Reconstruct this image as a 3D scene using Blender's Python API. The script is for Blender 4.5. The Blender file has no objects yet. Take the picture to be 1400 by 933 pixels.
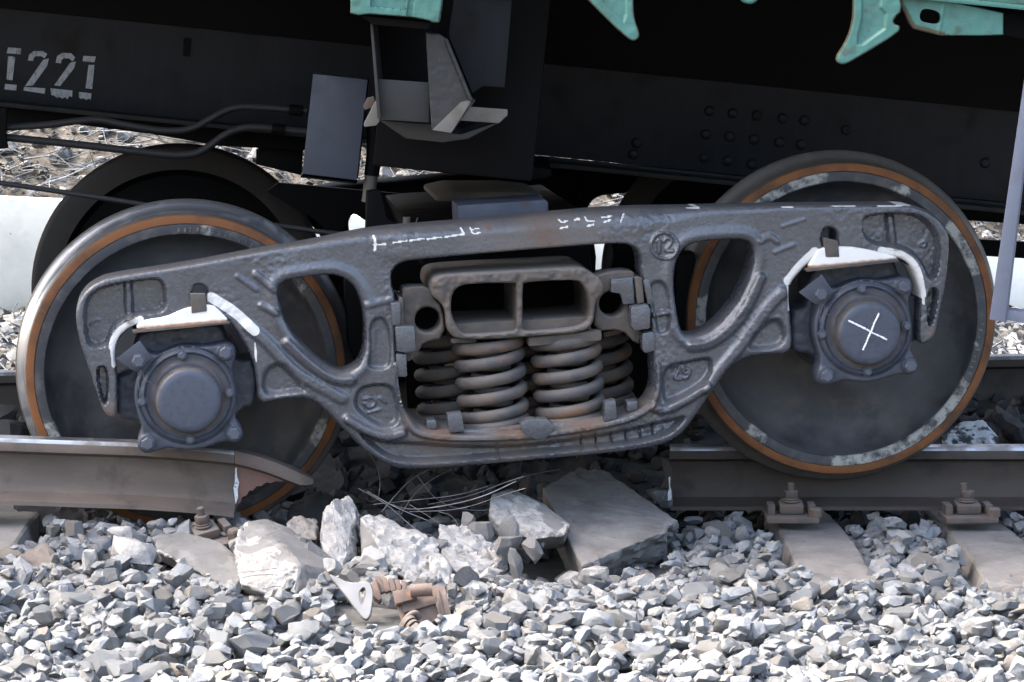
import bpy, bmesh, math, random
import numpy as np
from mathutils import Vector, Matrix, noise as mnoise

random.seed(7); rng = np.random.default_rng(7)
R = math.radians
S = bpy.context.scene
COL = S.collection

# ------------------------------------------------------------------ camera
F = 120 / 36 * 1400                      # focal length in photograph pixels
CAM = Vector((0.0, -9.80, 1.50)); PITCH = R(6.96)
cd = bpy.data.cameras.new('camera'); cam = bpy.data.objects.new('camera', cd); COL.objects.link(cam)
cam.location = CAM; cam.rotation_euler = (R(90) - PITCH, 0, 0)
cd.lens = 120; cd.sensor_width = 36; cd.clip_start = 0.1; cd.clip_end = 3000
S.camera = cam
# ------------------------------------------------------------------ world, sun, exposure
SUN_EL, SUN_AZ = R(55), R(-79)           # azimuth from +Y clockwise: veiled sun high on the left
w = bpy.data.worlds.new('World'); S.world = w; w.use_nodes = True
nt = w.node_tree; bg = nt.nodes['Background']
sky = nt.nodes.new('ShaderNodeTexSky'); sky.sky_type = 'NISHITA'; sky.sun_disc = False
sky.sun_elevation = SUN_EL; sky.sun_rotation = SUN_AZ
sky.air_density = 1.1; sky.dust_density = 8.0; sky.ozone_density = 1.0
nt.links.new(sky.outputs[0], bg.inputs[0]); bg.inputs[1].default_value = 0.15
sl = bpy.data.lights.new('sun', 'SUN'); sl.energy = 1.2; sl.angle = R(15); sl.color = (1.0, 0.965, 0.91)
so = bpy.data.objects.new('sun', sl); COL.objects.link(so)
sd_ = Vector((math.sin(SUN_AZ) * math.cos(SUN_EL), math.cos(SUN_AZ) * math.cos(SUN_EL), math.sin(SUN_EL)))
so.rotation_euler = sd_.to_track_quat('Z', 'Y').to_euler()
S.view_settings.view_transform = 'Standard'; S.view_settings.look = 'None'
S.view_settings.exposure = 2.68; S.view_settings.gamma = 1.0
S.cycles.max_bounces = 6; S.cycles.diffuse_bounces = 4; S.cycles.glossy_bounces = 3
S.render.engine = 'CYCLES'

# ------------------------------------------------------------------ materials
def mk(name, base, rough=0.6, metal=0.0, layers=(), bump=(), spec=0.5, jitter=0.0, rvar=0.0, bevel=0.0):
    """layers: (colour, rough, metal, mask) with mask = ('n',scale,lo,hi) or ('a',attr,scale,amount) or ('v',scale,lo,hi stretched);
    bump: (scale, strength, detail)."""
    m = bpy.data.materials.new(name); m.use_nodes = True
    t = m.node_tree; N = t.nodes; L = t.links; b = N['Principled BSDF']
    tc = N.new('ShaderNodeTexCoord'); oi = N.new('ShaderNodeObjectInfo')
    ad = N.new('ShaderNodeVectorMath'); ad.operation = 'MULTIPLY_ADD'
    cmb = N.new('ShaderNodeCombineXYZ')
    for i in range(3): L.new(oi.outputs['Random'], cmb.inputs[i])
    ad.inputs[1].default_value = (7, 11, 5)
    L.new(cmb.outputs[0], ad.inputs[0]); L.new(tc.outputs['Object'], ad.inputs[2])
    co = ad.outputs[0]
    def nz(scale, det=6, rgh=0.6, stretch=None):
        n = N.new('ShaderNodeTexNoise'); n.inputs['Scale'].default_value = scale
        n.inputs['Detail'].default_value = det; n.inputs['Roughness'].default_value = rgh
        if stretch:
            mp = N.new('ShaderNodeMapping'); mp.inputs['Scale'].default_value = stretch
            L.new(co, mp.inputs[0]); L.new(mp.outputs[0], n.inputs['Vector'])
        else: L.new(co, n.inputs['Vector'])
        return n.outputs['Fac']
    def rng_(v, lo, hi, a=0.0, b_=1.0):
        r = N.new('ShaderNodeMapRange'); r.inputs[1].default_value = lo; r.inputs[2].default_value = hi
        r.inputs[3].default_value = a; r.inputs[4].default_value = b_; L.new(v, r.inputs[0]); return r.outputs[0]
    rgb = N.new('ShaderNodeRGB'); rgb.outputs[0].default_value = (*base, 1); c = rgb.outputs[0]
    if jitter:
        g = N.new('ShaderNodeNewGeometry'); s = N.new('ShaderNodeMath'); s.operation = 'ADD'
        L.new(g.outputs['Random Per Island'], s.inputs[0]); L.new(oi.outputs['Random'], s.inputs[1])
        fr = N.new('ShaderNodeMath'); fr.operation = 'FRACT'; L.new(s.outputs[0], fr.inputs[0])
        wn = N.new('ShaderNodeTexWhiteNoise'); wn.noise_dimensions = '1D'; L.new(fr.outputs[0], wn.inputs['W'])
        cr = N.new('ShaderNodeValToRGB'); e = cr.color_ramp; e.interpolation = 'LINEAR'
        L.new(wn.outputs['Value'], cr.inputs[0])
        cols = jitter; e.elements[0].color = (*cols[0], 1); e.elements[1].color = (*cols[-1], 1)
        for i, cc in enumerate(cols[1:-1]):
            el = e.elements.new((i + 1) / (len(cols) - 1)); el.color = (*cc, 1)
        c = cr.outputs[0]
    rv = N.new('ShaderNodeValue'); rv.outputs[0].default_value = rough; r_ = rv.outputs[0]
    mv = N.new('ShaderNodeValue'); mv.outputs[0].default_value = metal; m_ = mv.outputs[0]
    for (lc, lr, lm, k) in layers:
        if k[0] == 'n': f = rng_(nz(k[1], 8, 0.62), k[2], k[3], 0, k[4] if len(k) > 4 else 1)
        elif k[0] == 'v': f = rng_(nz(k[1], 6, 0.6, k[4]), k[2], k[3], 0, k[5] if len(k) > 5 else 1)
        elif k[0] == 'up':
            g = N.new('ShaderNodeNewGeometry'); sx = N.new('ShaderNodeSeparateXYZ'); L.new(g.outputs['Normal'], sx.inputs[0])
            aa = N.new('ShaderNodeMath'); aa.operation = 'MULTIPLY_ADD'; aa.inputs[1].default_value = k[1]
            L.new(nz(k[2], 6), aa.inputs[0]); L.new(sx.outputs[2], aa.inputs[2])
            f = rng_(aa.outputs[0], k[3], k[4], 0, k[5] if len(k) > 5 else 1)
        else:
            at = N.new('ShaderNodeAttribute'); at.attribute_name = k[1]
            aa = N.new('ShaderNodeMath'); aa.operation = 'MULTIPLY_ADD'; aa.inputs[1].default_value = -k[3]
            L.new(nz(k[2], 8, 0.65), aa.inputs[0]); L.new(at.outputs['Fac'], aa.inputs[2])
            f = rng_(aa.outputs[0], k[4] if len(k) > 4 else 0.15, k[5] if len(k) > 5 else 0.25, 0, k[6] if len(k) > 6 else 1)
        mx = N.new('ShaderNodeMix'); mx.data_type = 'RGBA'; L.new(f, mx.inputs[0]); L.new(c, mx.inputs[6]); mx.inputs[7].default_value = (*lc, 1); c = mx.outputs[2]
        for which, val in (('r', lr), ('m', lm)):
            mm = N.new('ShaderNodeMix'); L.new(f, mm.inputs[0]); mm.inputs[3].default_value = val
            L.new(r_ if which == 'r' else m_, mm.inputs[2])
            if which == 'r': r_ = mm.outputs[0]
            else: m_ = mm.outputs[0]
    if rvar:
        a_ = N.new('ShaderNodeMath'); a_.operation = 'ADD'; a_.use_clamp = True
        L.new(r_, a_.inputs[0]); L.new(rng_(nz(rvar, 6), 0.3, 0.7, -0.15, 0.15), a_.inputs[1]); r_ = a_.outputs[0]
    L.new(c, b.inputs['Base Color']); L.new(r_, b.inputs['Roughness']); L.new(m_, b.inputs['Metallic'])
    b.inputs['Specular IOR Level'].default_value = spec
    prev = None
    if bevel:
        bv = N.new('ShaderNodeBevel'); bv.samples = 4; bv.inputs[0].default_value = bevel; prev = bv.outputs[0]
    for (sc, st, det) in bump:
        bp = N.new('ShaderNodeBump'); bp.inputs['Strength'].default_value = st; bp.inputs['Distance'].default_value = 0.25 / sc
        L.new(nz(sc, det, 0.6), bp.inputs['Height'])
        if prev: L.new(prev, bp.inputs['Normal'])
        prev = bp.outputs[0]
    if prev: L.new(prev, b.inputs['Normal'])
    return m

GREY = (0.046, 0.051, 0.063)
M = {}
M['frame'] = mk('cast_grey_paint', GREY, 0.22, 0.0, [
    ((0.06956, 0.07747, 0.09648), 0.45, 0, ('n', 9, 0.52, 0.7, 0.6)),
    ((0.02213, 0.02292, 0.02609), 0.5, 0, ('n', 14, 0.56, 0.72, 0.6)),
    ((0.09095, 0.08696, 0.083), 0.75, 0, ('up', 0.5, 20, 0.75, 1.15, 0.55)),
    ((0.09095, 0.0751, 0.06324), 0.8, 0, ('a', 'rust', 18, 0.55, 0.05, 0.5, 0.75)),
    ((0.1028, 0.04743, 0.02371), 0.9, 0, ('a', 'rust', 60, 0.85, 0.30, 0.5, 0.7)),
    ((0.585, 0.5771, 0.5613), 0.55, 0, ('a', 'white', 34, 0.75, 0.14, 0.24)),
    ((0.2372, 0.1265, 0.06324), 0.8, 0, ('a', 'edge', 30, 0.6, 0.15, 0.4, 0.7))],
    bump=((300, 0.6, 3), (110, 0.6, 4), (50, 0.25, 3)), rvar=60, spec=0.95)
M['box'] = mk('axle_box_paint', (0.03952, 0.04667, 0.06514), 0.5, 0.0, [
    ((0.02174, 0.02376, 0.02992), 0.6, 0, ('n', 16, 0.5, 0.7, 0.7)),
    ((0.06718, 0.07002, 0.07721), 0.85, 0, ('n', 28, 0.55, 0.75, 0.5)),
    ((0.06718, 0.05092, 0.04102), 0.85, 0, ('a', 'rust', 40, 0.6, 0.1, 0.5, 0.8))],
    bump=((500, 0.15, 4), (90, 0.12, 4)), rvar=80)
M['cap'] = mk('cap_paint', (0.04663, 0.05627, 0.08134), 0.48, 0.0, [
    ((0.02443, 0.02766, 0.03796), 0.6, 0, ('n', 60, 0.5, 0.68, 0.6)),
    ((0.06662, 0.06676, 0.0705), 0.85, 0, ('n', 22, 0.57, 0.75, 0.6)),
    ((0.08882, 0.06199, 0.04338), 0.85, 0, ('n', 90, 0.68, 0.75, 0.8))],
    bump=((600, 0.2, 4), (150, 0.15, 4)), rvar=80)
M['dome_side'] = mk('cap_side_dust', (0.0715, 0.0671, 0.066), 0.65, 0, [((0.0385, 0.033, 0.03025), 0.7, 0, ('n', 30, 0.45, 0.7, 0.8)), ((0.11, 0.0715, 0.04675), 0.9, 0, ('n', 50, 0.6, 0.72, 0.7))], bump=((300, 0.15, 4),))
M['white'] = mk('white_wear_paint', (0.70, 0.69, 0.67), 0.55, 0, [
    ((0.30, 0.15, 0.07), 0.85, 0, ('a', 'edge', 38, 0.9, -0.1, 0.4, 1)), ((0.55, 0.50, 0.42), 0.7, 0, ('n', 40, 0.58, 0.7, 0.6))], bump=((200, 0.15, 4),))
M['whitepaint'] = mk('white_marking', (0.558, 0.585, 0.63), 0.7, 0, [((0.054, 0.0585, 0.072), 0.7, 0, ('n', 170, 0.54, 0.66, 0.85))])
M['stencil'] = mk('stencil_paint', (0.3132, 0.3348, 0.378), 0.75, 0, [((0.0324, 0.0351, 0.0432), 0.7, 0, ('v', 120, 0.48, 0.72, (1, 1, 0.35), 0.75))])
M['chalk'] = mk('chalk', (0.80, 0.80, 0.80), 0.9)
M['rust_light'] = mk('rust_dust', (0.0935, 0.07975, 0.06875), 0.85, 0, [
    ((0.055, 0.0506, 0.0484), 0.8, 0, ('n', 16, 0.42, 0.62, 0.9)), ((0.1485, 0.0935, 0.0605), 0.9, 0, ('n', 30, 0.56, 0.72, 0.8)),
    ((0.1595, 0.1485, 0.1375), 0.9, 0, ('up', 0.6, 25, 0.6, 1.2, 0.7))], bump=((300, 0.25, 5), (60, 0.25, 4)))
M['spring'] = mk('spring_steel', (0.09125, 0.07467, 0.06195), 0.75, 0, [
    ((0.04701, 0.04701, 0.05254), 0.6, 0, ('n', 14, 0.42, 0.58, 0.95)), ((0.1604, 0.08849, 0.04701), 0.9, 0, ('n', 11, 0.52, 0.66, 0.8)),
    ((0.1382, 0.1299, 0.1217), 0.9, 0, ('up', 0.5, 30, 0.5, 1.15, 0.75))], bump=((350, 0.2, 5), (80, 0.15, 3)))
M['rust_orange'] = mk('rim_rust', (0.1607, 0.06026, 0.01786), 0.8, 0, [
    ((0.07142, 0.03348, 0.01562), 0.85, 0, ('n', 9, 0.44, 0.62, 0.95)), ((0.2232, 0.1071, 0.04018), 0.8, 0, ('n', 60, 0.58, 0.7, 0.6)), ((0.2902, 0.2678, 0.2455), 0.8, 0, ('n', 75, 0.70, 0.74, 0.9))], bump=((300, 0.2, 4),))
M['rim_face'] = mk('rim_face_steel', (0.045, 0.048, 0.0552), 0.5, 0.3, [
    ((0.102, 0.096, 0.09), 0.8, 0, ('n', 26, 0.5, 0.66, 0.75)),
    ((0.372, 0.372, 0.342), 0.8, 0, ('a', 'chalky', 30, 1.5, 0.10, 0.34, 0.8)),
    ((0.03, 0.03, 0.033), 0.7, 0, ('n', 120, 0.58, 0.68, 0.6))], bump=((220, 0.35, 5),))
M['tread'] = mk('polished_tread', (0.50, 0.51, 0.54), 0.30, 0.9, [((0.22, 0.20, 0.18), 0.6, 0.3, ('n', 12, 0.52, 0.7, 0.6))], bump=((160, 0.05, 3),))
M['flange'] = mk('worn_flange', (0.17, 0.16, 0.148), 0.45, 0.6, [((0.08, 0.07, 0.06), 0.7, 0.1, ('n', 12, 0.45, 0.7, 0.8))], bump=((160, 0.08, 3),))
M['tread_dark'] = mk('shaded_tread', (0.025, 0.0235, 0.0225), 0.5, 0.3, [((0.045, 0.03, 0.02), 0.8, 0, ('n', 14, 0.5, 0.7, 0.8))])  # far wheels only: shade is mixed into this dark tread colour
M['plate'] = mk('wheel_plate', (0.05551, 0.05726, 0.06297), 0.58, 0.0, [
    ((0.09078, 0.09146, 0.09222), 0.75, 0, ('n', 7, 0.45, 0.68, 0.85)), ((0.02882, 0.02973, 0.03374), 0.5, 0, ('n', 4, 0.50, 0.60, 0.75)),
    ((0.1175, 0.09363, 0.07869), 0.85, 0, ('n', 26, 0.54, 0.72, 0.6))], bump=((260, 0.12, 5),), rvar=20, spec=0.4)
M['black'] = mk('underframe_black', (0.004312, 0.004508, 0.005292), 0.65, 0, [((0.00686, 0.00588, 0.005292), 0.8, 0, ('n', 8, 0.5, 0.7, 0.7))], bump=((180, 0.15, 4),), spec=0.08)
M['sill'] = mk('sill_black_blue', (0.008844, 0.01074, 0.01565), 0.5, 0, [
    ((0.01963, 0.02273, 0.02936), 0.7, 0, ('v', 40, 0.5, 0.75, (1, 1, 0.06), 0.55)), ((0.01178, 0.01033, 0.009792), 0.8, 0, ('n', 9, 0.52, 0.7, 0.7))], bump=((200, 0.12, 4),), spec=0.2)
M['edge_dust'] = mk('flange_dust', (0.0297, 0.02835, 0.027), 0.8, 0, [((0.0135, 0.0135, 0.0135), 0.8, 0, ('n', 10, 0.45, 0.7, 0.8))], bump=((200, 0.15, 4),), spec=0.2)
M['pipe'] = mk('pipe_black', (0.0225, 0.0225, 0.025), 0.5, 0, [((0.05, 0.0475, 0.045), 0.8, 0, ('up', 0.5, 15, 0.5, 1.2, 0.7))], bump=((250, 0.12, 4),), spec=0.3)
M['panel'] = mk('panel_grey', (0.04788, 0.05778, 0.08632), 0.55, 0, [((0.03648, 0.04162, 0.05846), 0.6, 0, ('n', 6, 0.45, 0.7, 0.7)), ((0.07296, 0.05386, 0.04454), 0.85, 0, ('n', 9, 0.66, 0.7, 0.7))], bump=((300, 0.08, 3),), rvar=20)
M['bracket'] = mk('bracket_grey', (0.01633, 0.01612, 0.01688), 0.55, 0, [((0.01088, 0.01088, 0.01252), 0.6, 0, ('n', 7, 0.45, 0.65, 0.8)),
    ((0.0599, 0.0599, 0.0599), 0.7, 0, ('v', 60, 0.66, 0.70, (1, 1, 0.5), 0.8)), ((0.02177, 0.01307, 0.008706), 0.85, 0, ('n', 22, 0.64, 0.7, 0.8))], bump=((160, 0.25, 4),))
M['bracket_pale'] = mk('bracket_pale', (0.1155, 0.1116, 0.1001), 0.75, 0, [((0.077, 0.06545, 0.0462), 0.8, 0, ('n', 14, 0.5, 0.7, 0.7))], bump=((160, 0.15, 4),))
TEAL = (0.05197, 0.1617, 0.1386)
M['teal'] = mk('teal_paint', TEAL, 0.5, 0, [
    ((0.03868, 0.1034, 0.08003), 0.6, 0, ('n', 12, 0.48, 0.66, 0.7)), ((0.05275, 0.06206, 0.04469), 0.8, 0, ('n', 15, 0.6, 0.7, 0.7)),
    ((0.05802, 0.0393, 0.01862), 0.85, 0, ('a', 'edge', 20, 0.7, 0.05, 0.32, 0.9)), ((0.109, 0.1365, 0.1154), 0.7, 0, ('n', 55, 0.66, 0.7, 0.7))], bump=((130, 0.3, 4), (40, 0.15, 3)))
M['bluegrey'] = mk('ladder_paint', (0.124, 0.1395, 0.186), 0.5, 0, [((0.0992, 0.1054, 0.124), 0.6, 0, ('n', 10, 0.5, 0.7, 0.7)), ((0.124, 0.0744, 0.0496), 0.85, 0, ('n', 30, 0.68, 0.72, 0.8))], bump=((250, 0.1, 3),))
M['rail'] = mk('rail_side', (0.101, 0.0837, 0.07307), 0.62, 0.1, [
    ((0.1497, 0.1239, 0.1052), 0.8, 0, ('v', 6, 0.42, 0.7, (0.6, 1, 2.2), 0.9)), ((0.05614, 0.04687, 0.04211), 0.7, 0, ('n', 9, 0.54, 0.72, 0.8)),
    ((0.1198, 0.07366, 0.05263), 0.85, 0, ('n', 40, 0.62, 0.72, 0.7)),
    ((0.2246, 0.1138, 0.08979), 0.8, 0, ('a', 'rust', 14, 0.5, 0.1, 0.4, 0.9))], bump=((200, 0.18, 5), (40, 0.1, 3)), spec=0.25)
M['rail_dark'] = mk('rail_side_dark', (0.05187, 0.04155, 0.03575), 0.6, 0.1, [
    ((0.06363, 0.05692, 0.05006), 0.8, 0, ('v', 6, 0.42, 0.7, (0.6, 1, 2.2), 0.9)), ((0.02213, 0.02003, 0.01852), 0.7, 0, ('n', 9, 0.54, 0.72, 0.8))], bump=((200, 0.18, 5), (40, 0.1, 3)), spec=0.3)
M['sleeper'] = mk('sleeper_concrete', (0.18, 0.171, 0.162), 0.9, 0, [((0.12, 0.111, 0.102), 0.9, 0, ('n', 6, 0.42, 0.62, 0.85)), ((0.222, 0.213, 0.201), 0.95, 0, ('n', 13, 0.54, 0.68, 0.7)), ((0.06, 0.054, 0.051), 0.9, 0, ('n', 45, 0.62, 0.7, 0.7))], bump=((30, 0.4, 8), (200, 0.4, 6)))
M['tie'] = mk('tie_plate_rust', (0.1615, 0.1148, 0.0935), 0.85, 0, [((0.0935, 0.07225, 0.06375), 0.85, 0, ('n', 22, 0.45, 0.65, 0.85)), ((0.255, 0.136, 0.068), 0.9, 0, ('n', 30, 0.58, 0.7, 0.8)), ((0.255, 0.238, 0.2253), 0.9, 0, ('n', 13, 0.58, 0.72, 0.7))], bump=((200, 0.4, 5),))
M['railtop'] = mk('rail_top', (0.36, 0.37, 0.39), 0.36, 0.85, [((0.19, 0.175, 0.165), 0.7, 0.1, ('n', 11, 0.46, 0.6, 0.85))], bump=((160, 0.1, 3),))
M['fracture'] = mk('fresh_fracture', (0.05, 0.05, 0.055), 0.5, 0.2, [((0.16, 0.155, 0.15), 0.7, 0, ('n', 40, 0.5, 0.65, 0.8))], bump=((90, 0.6, 5),))
M['bolt'] = mk('fastener_rust', (0.1054, 0.0775, 0.062), 0.8, 0, [((0.062, 0.0527, 0.0465), 0.8, 0, ('n', 30, 0.45, 0.65, 0.9)), ((0.1674, 0.1488, 0.1333), 0.9, 0, ('up', 0.6, 40, 0.5, 1.1, 0.7)), ((0.1612, 0.0806, 0.0372), 0.9, 0, ('n', 50, 0.6, 0.7, 0.7))], bump=((250, 0.3, 5),))
M['bolt_grey'] = mk('bolt_grey', (0.06531, 0.07573, 0.1021), 0.5, 0.1, [((0.03919, 0.04208, 0.05104), 0.6, 0, ('n', 60, 0.5, 0.7, 0.7)), ((0.1149, 0.1122, 0.1148), 0.8, 0, ('n', 110, 0.6, 0.7, 0.5))], bump=((300, 0.2, 4),))
M['concrete'] = mk('concrete', (0.1606, 0.1582, 0.1558), 0.9, 0, [
    ((0.1134, 0.111, 0.1086), 0.9, 0, ('n', 7, 0.42, 0.62, 0.8)), ((0.2173, 0.2149, 0.2078), 0.95, 0, ('n', 16, 0.53, 0.66, 0.8)),
    ((0.07085, 0.06613, 0.0614), 0.9, 0, ('n', 60, 0.62, 0.7, 0.7)), ((0.17, 0.1417, 0.1086), 0.9, 0, ('n', 11, 0.62, 0.74, 0.5))], bump=((45, 0.5, 8), (220, 0.45, 6)))
M['concrete_white'] = mk('crushed_concrete', (0.3159, 0.3096, 0.2969), 0.95, 0, [
    ((0.1959, 0.1895, 0.1832), 0.9, 0, ('n', 24, 0.46, 0.62, 0.8)), ((0.1011, 0.09789, 0.09477), 0.9, 0, ('n', 70, 0.58, 0.68, 0.8)), ((0.2654, 0.2274, 0.1769), 0.9, 0, ('n', 14, 0.6, 0.74, 0.5))], bump=((40, 0.8, 8), (160, 0.7, 6)))
M['concrete_dirty'] = mk('old_concrete', (0.2025, 0.1903, 0.1782), 0.9, 0, [
    ((0.1215, 0.1134, 0.1053), 0.9, 0, ('n', 6, 0.42, 0.62, 0.85)), ((0.2673, 0.2551, 0.239), 0.95, 0, ('n', 13, 0.54, 0.68, 0.7)),
    ((0.0648, 0.06075, 0.0567), 0.9, 0, ('n', 45, 0.62, 0.7, 0.7)), ((0.2268, 0.1539, 0.0972), 0.9, 0, ('n', 8, 0.6, 0.74, 0.5))], bump=((30, 0.4, 8), (200, 0.4, 6)))
M['wall'] = mk('whitewashed_concrete', (0.7942, 0.858, 0.8951), 0.9, 0, [((0.6479, 0.715, 0.7478), 0.9, 0, ('n', 5, 0.45, 0.65, 0.8)), ((0.3135, 0.33, 0.3399), 0.9, 0, ('n', 26, 0.66, 0.69, 0.8))], bump=((30, 0.2, 8),))
STONES = [(0.209, 0.2255, 0.2493), (0.3449, 0.3685, 0.3908), (0.2717, 0.2915, 0.3172), (0.418, 0.4345, 0.4419), (0.3135, 0.3025, 0.2719), (0.3762, 0.4015, 0.4305), (0.2508, 0.2585, 0.2662), (0.4807, 0.5005, 0.5099), (0.3031, 0.3245, 0.3512), (0.3971, 0.352, 0.2946), (0.3658, 0.3905, 0.4079), (0.2822, 0.3025, 0.3286), (0.4494, 0.44, 0.4079), (0.3449, 0.363, 0.3852)]
STONES = [tuple(min(0.6, (v if k_ % 3 else v * 0.72) * 0.54) for v in c_) for k_, c_ in enumerate(STONES)]
M['stone'] = mk('crushed_stone', (0.3, 0.3, 0.3), 0.85, 0, [
    ((0.085, 0.085, 0.09), 0.9, 0, ('n', 28, 0.5, 0.68, 0.6)), ((0.31, 0.307, 0.30), 0.9, 0, ('n', 45, 0.56, 0.70, 0.7)), ((0.05, 0.05, 0.053), 0.9, 0, ('n', 120, 0.6, 0.7, 0.55)), ((0.23, 0.18, 0.125), 0.9, 0, ('n', 17, 0.66, 0.76, 0.6))],
    bump=((60, 0.9, 8), (260, 0.9, 6)), jitter=STONES, bevel=0.003)
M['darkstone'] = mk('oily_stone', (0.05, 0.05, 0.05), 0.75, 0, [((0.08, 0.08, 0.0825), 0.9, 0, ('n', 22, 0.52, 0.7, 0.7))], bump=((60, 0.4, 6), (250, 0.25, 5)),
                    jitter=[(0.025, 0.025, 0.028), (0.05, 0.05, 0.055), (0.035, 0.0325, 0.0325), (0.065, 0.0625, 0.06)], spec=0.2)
M['ground'] = mk('dark_earth', (0.085, 0.08, 0.065), 0.95, 0, [((0.05, 0.045, 0.04), 0.95, 0, ('n', 2, 0.42, 0.6, 0.9)), ((0.12, 0.115, 0.09), 0.95, 0, ('n', 6, 0.55, 0.68, 0.8))], bump=((30, 0.9, 8),))
M['bed'] = mk('ballast_dust', (0.08, 0.0784, 0.076), 0.95, 0, [((0.136, 0.132, 0.128), 0.95, 0, ('n', 30, 0.5, 0.7, 0.8))], bump=((50, 0.8, 8),))
M['soil'] = mk('embankment_soil', (0.112, 0.1015, 0.0875), 0.95, 0, [((0.056, 0.049, 0.042), 0.95, 0, ('n', 18, 0.42, 0.6, 0.9)), ((0.21, 0.196, 0.175), 0.95, 0, ('n', 25, 0.55, 0.68, 0.8))], bump=((25, 0.9, 8),))
M['leaf'] = mk('dry_leaf', (0.1138, 0.1078, 0.09716), 0.85, 0, [], bump=((80, 0.3, 4),), jitter=[(0.08538, 0.08989, 0.09716), (0.03415, 0.03235, 0.034), (0.1281, 0.1474, 0.1797), (0.01992, 0.02158, 0.02429), (0.08538, 0.07907, 0.07285), (0.1366, 0.1582, 0.1943), (0.03983, 0.03955, 0.04371), (0.1138, 0.1078, 0.09716), (0.1707, 0.2049, 0.2574)])
M['twig'] = mk('dry_twig', (0.06998, 0.0721, 0.07628), 0.85, 0, [], jitter=[(0.03499, 0.03605, 0.03815), (0.1155, 0.123, 0.1362), (0.06998, 0.0721, 0.07628), (0.1574, 0.1781, 0.207)])
M['wire'] = mk('steel_wire', (0.18, 0.18, 0.192), 0.42, 0.7, [((0.06, 0.048, 0.042), 0.7, 0.2, ('n', 14, 0.45, 0.65, 0.8))])
M['bare'] = mk('bright_plate', (0.2282, 0.2282, 0.2282), 0.6, 0.15, [((0.2083, 0.2034, 0.1984), 0.7, 0.1, ('n', 18, 0.5, 0.7, 0.7)), ((0.0992, 0.06448, 0.04464), 0.8, 0, ('a', 'edge', 40, 0.8, 0.15, 0.35, 0.8))], bump=((200, 0.12, 4),))
M['paintstone'] = mk('whitewashed_stone', (0.62, 0.64, 0.66), 0.9, 0, [((0.05, 0.05, 0.055), 0.8, 0, ('n', 9, 0.5, 0.54, 1))], bump=((60, 0.4, 6),))

# ------------------------------------------------------------------ helpers
def ray(px, py):
    x = (np.asarray(px, float) - 700) / F; y = -(np.asarray(py, float) - 466.5) / F
    cp, sp = math.cos(PITCH), math.sin(PITCH)
    return np.stack([x, cp + y * sp, -sp + y * cp], -1)
def at(px, py, Y):
    d = ray(px, py); t = (Y - CAM.y) / d[..., 1]
    return np.array(CAM) + d * t[..., None]
def gz(px, py, z):
    d = ray(px, py); t = (z - CAM.z) / d[..., 2]
    return np.array(CAM) + d * t[..., None]
def loc(px, py, Mx, wv):
    """point of the pixel's ray on the plane y = wv of the frame Mx, in Mx's coordinates"""
    Mi = Mx.inverted(); C = np.array(Mi @ CAM); Rm = np.array(Mi.to_3x3())
    d = ray(px, py) @ Rm.T; t = (wv - C[1]) / d[..., 1]
    return C + d * t[..., None]
I4 = Matrix.Identity(4)

def mesh(name, V, Fc, mats, parent=None, smooth=None, midx=None, attrs=None):
    me = bpy.data.meshes.new(name); me.from_pydata([tuple(v) for v in V], [], [tuple(f) for f in Fc])
    return finish(name, me, mats, parent, smooth, midx, attrs)
def finish(name, me, mats, parent=None, smooth=None, midx=None, attrs=None):
    for m in (mats if isinstance(mats, (list, tuple)) else [mats]): me.materials.append(M[m])
    if midx is not None: me.polygons.foreach_set('material_index', midx)
    if attrs:
        for k, v in attrs.items():
            a = me.attributes.new(k, 'FLOAT', 'POINT'); a.data.foreach_set('value', np.asarray(v, np.float32))
    if smooth is not None:
        me.polygons.foreach_set('use_smooth', [True] * len(me.polygons)); me.set_sharp_from_angle(angle=R(smooth))
    me.update()
    o = bpy.data.objects.new(name, me); COL.objects.link(o)
    if parent: o.parent = parent
    return o
def frombm(name, bm, mats, parent=None, smooth=None, attrs=None):
    me = bpy.data.meshes.new(name); bmesh.ops.recalc_face_normals(bm, faces=bm.faces); bm.to_mesh(me); bm.free()
    return finish(name, me, mats, parent, smooth, None, attrs)
def tag(o, label, cat, group=None, kind=None):
    o['label'] = label; o['category'] = cat
    if group: o['group'] = group
    if kind: o['kind'] = kind
    return o
def empty(name, label, cat, Mx=I4, group=None):
    o = bpy.data.objects.new(name, None); COL.objects.link(o); o.matrix_world = Mx; o.empty_display_size = 0.1
    return tag(o, label, cat, group)
def struct(o): o['kind'] = 'structure'; return o
def copy_tree(o, parent=None):
    c = o.copy(); COL.objects.link(c)
    if parent: c.parent = parent
    for ch in list(o.children): copy_tree(ch, c)
    return c

def box_bm(bm, c, s, rot=None, bev=0.0):
    m = Matrix.Translation(c) @ (rot.to_4x4() if rot is not None else I4) @ Matrix.Diagonal((*s, 1))
    r = bmesh.ops.create_cube(bm, size=1, matrix=m)
    if bev:
        es = list({e for v in r['verts'] for e in v.link_edges})
        bmesh.ops.bevel(bm, geom=es, offset=bev, segments=2, affect='EDGES', profile=0.6)
def prism_bm(bm, P0, off, bev=0.0):
    """polygon of 3-d points extruded by the vector off"""
    vs = [bm.verts.new(p) for p in P0]; vb = [bm.verts.new(Vector(p) + Vector(off)) for p in P0]; n = len(vs)
    fs = [bm.faces.new(vs), bm.faces.new(vb[::-1])]
    for i in range(n): fs.append(bm.faces.new((vs[i], vb[i], vb[(i + 1) % n], vs[(i + 1) % n])))
    if bev:
        bmesh.ops.recalc_face_normals(bm, faces=fs)
        bmesh.ops.bevel(bm, geom=list({e for f in fs for e in f.edges}), offset=bev, segments=2, affect='EDGES', profile=0.6, clamp_overlap=True)
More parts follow.
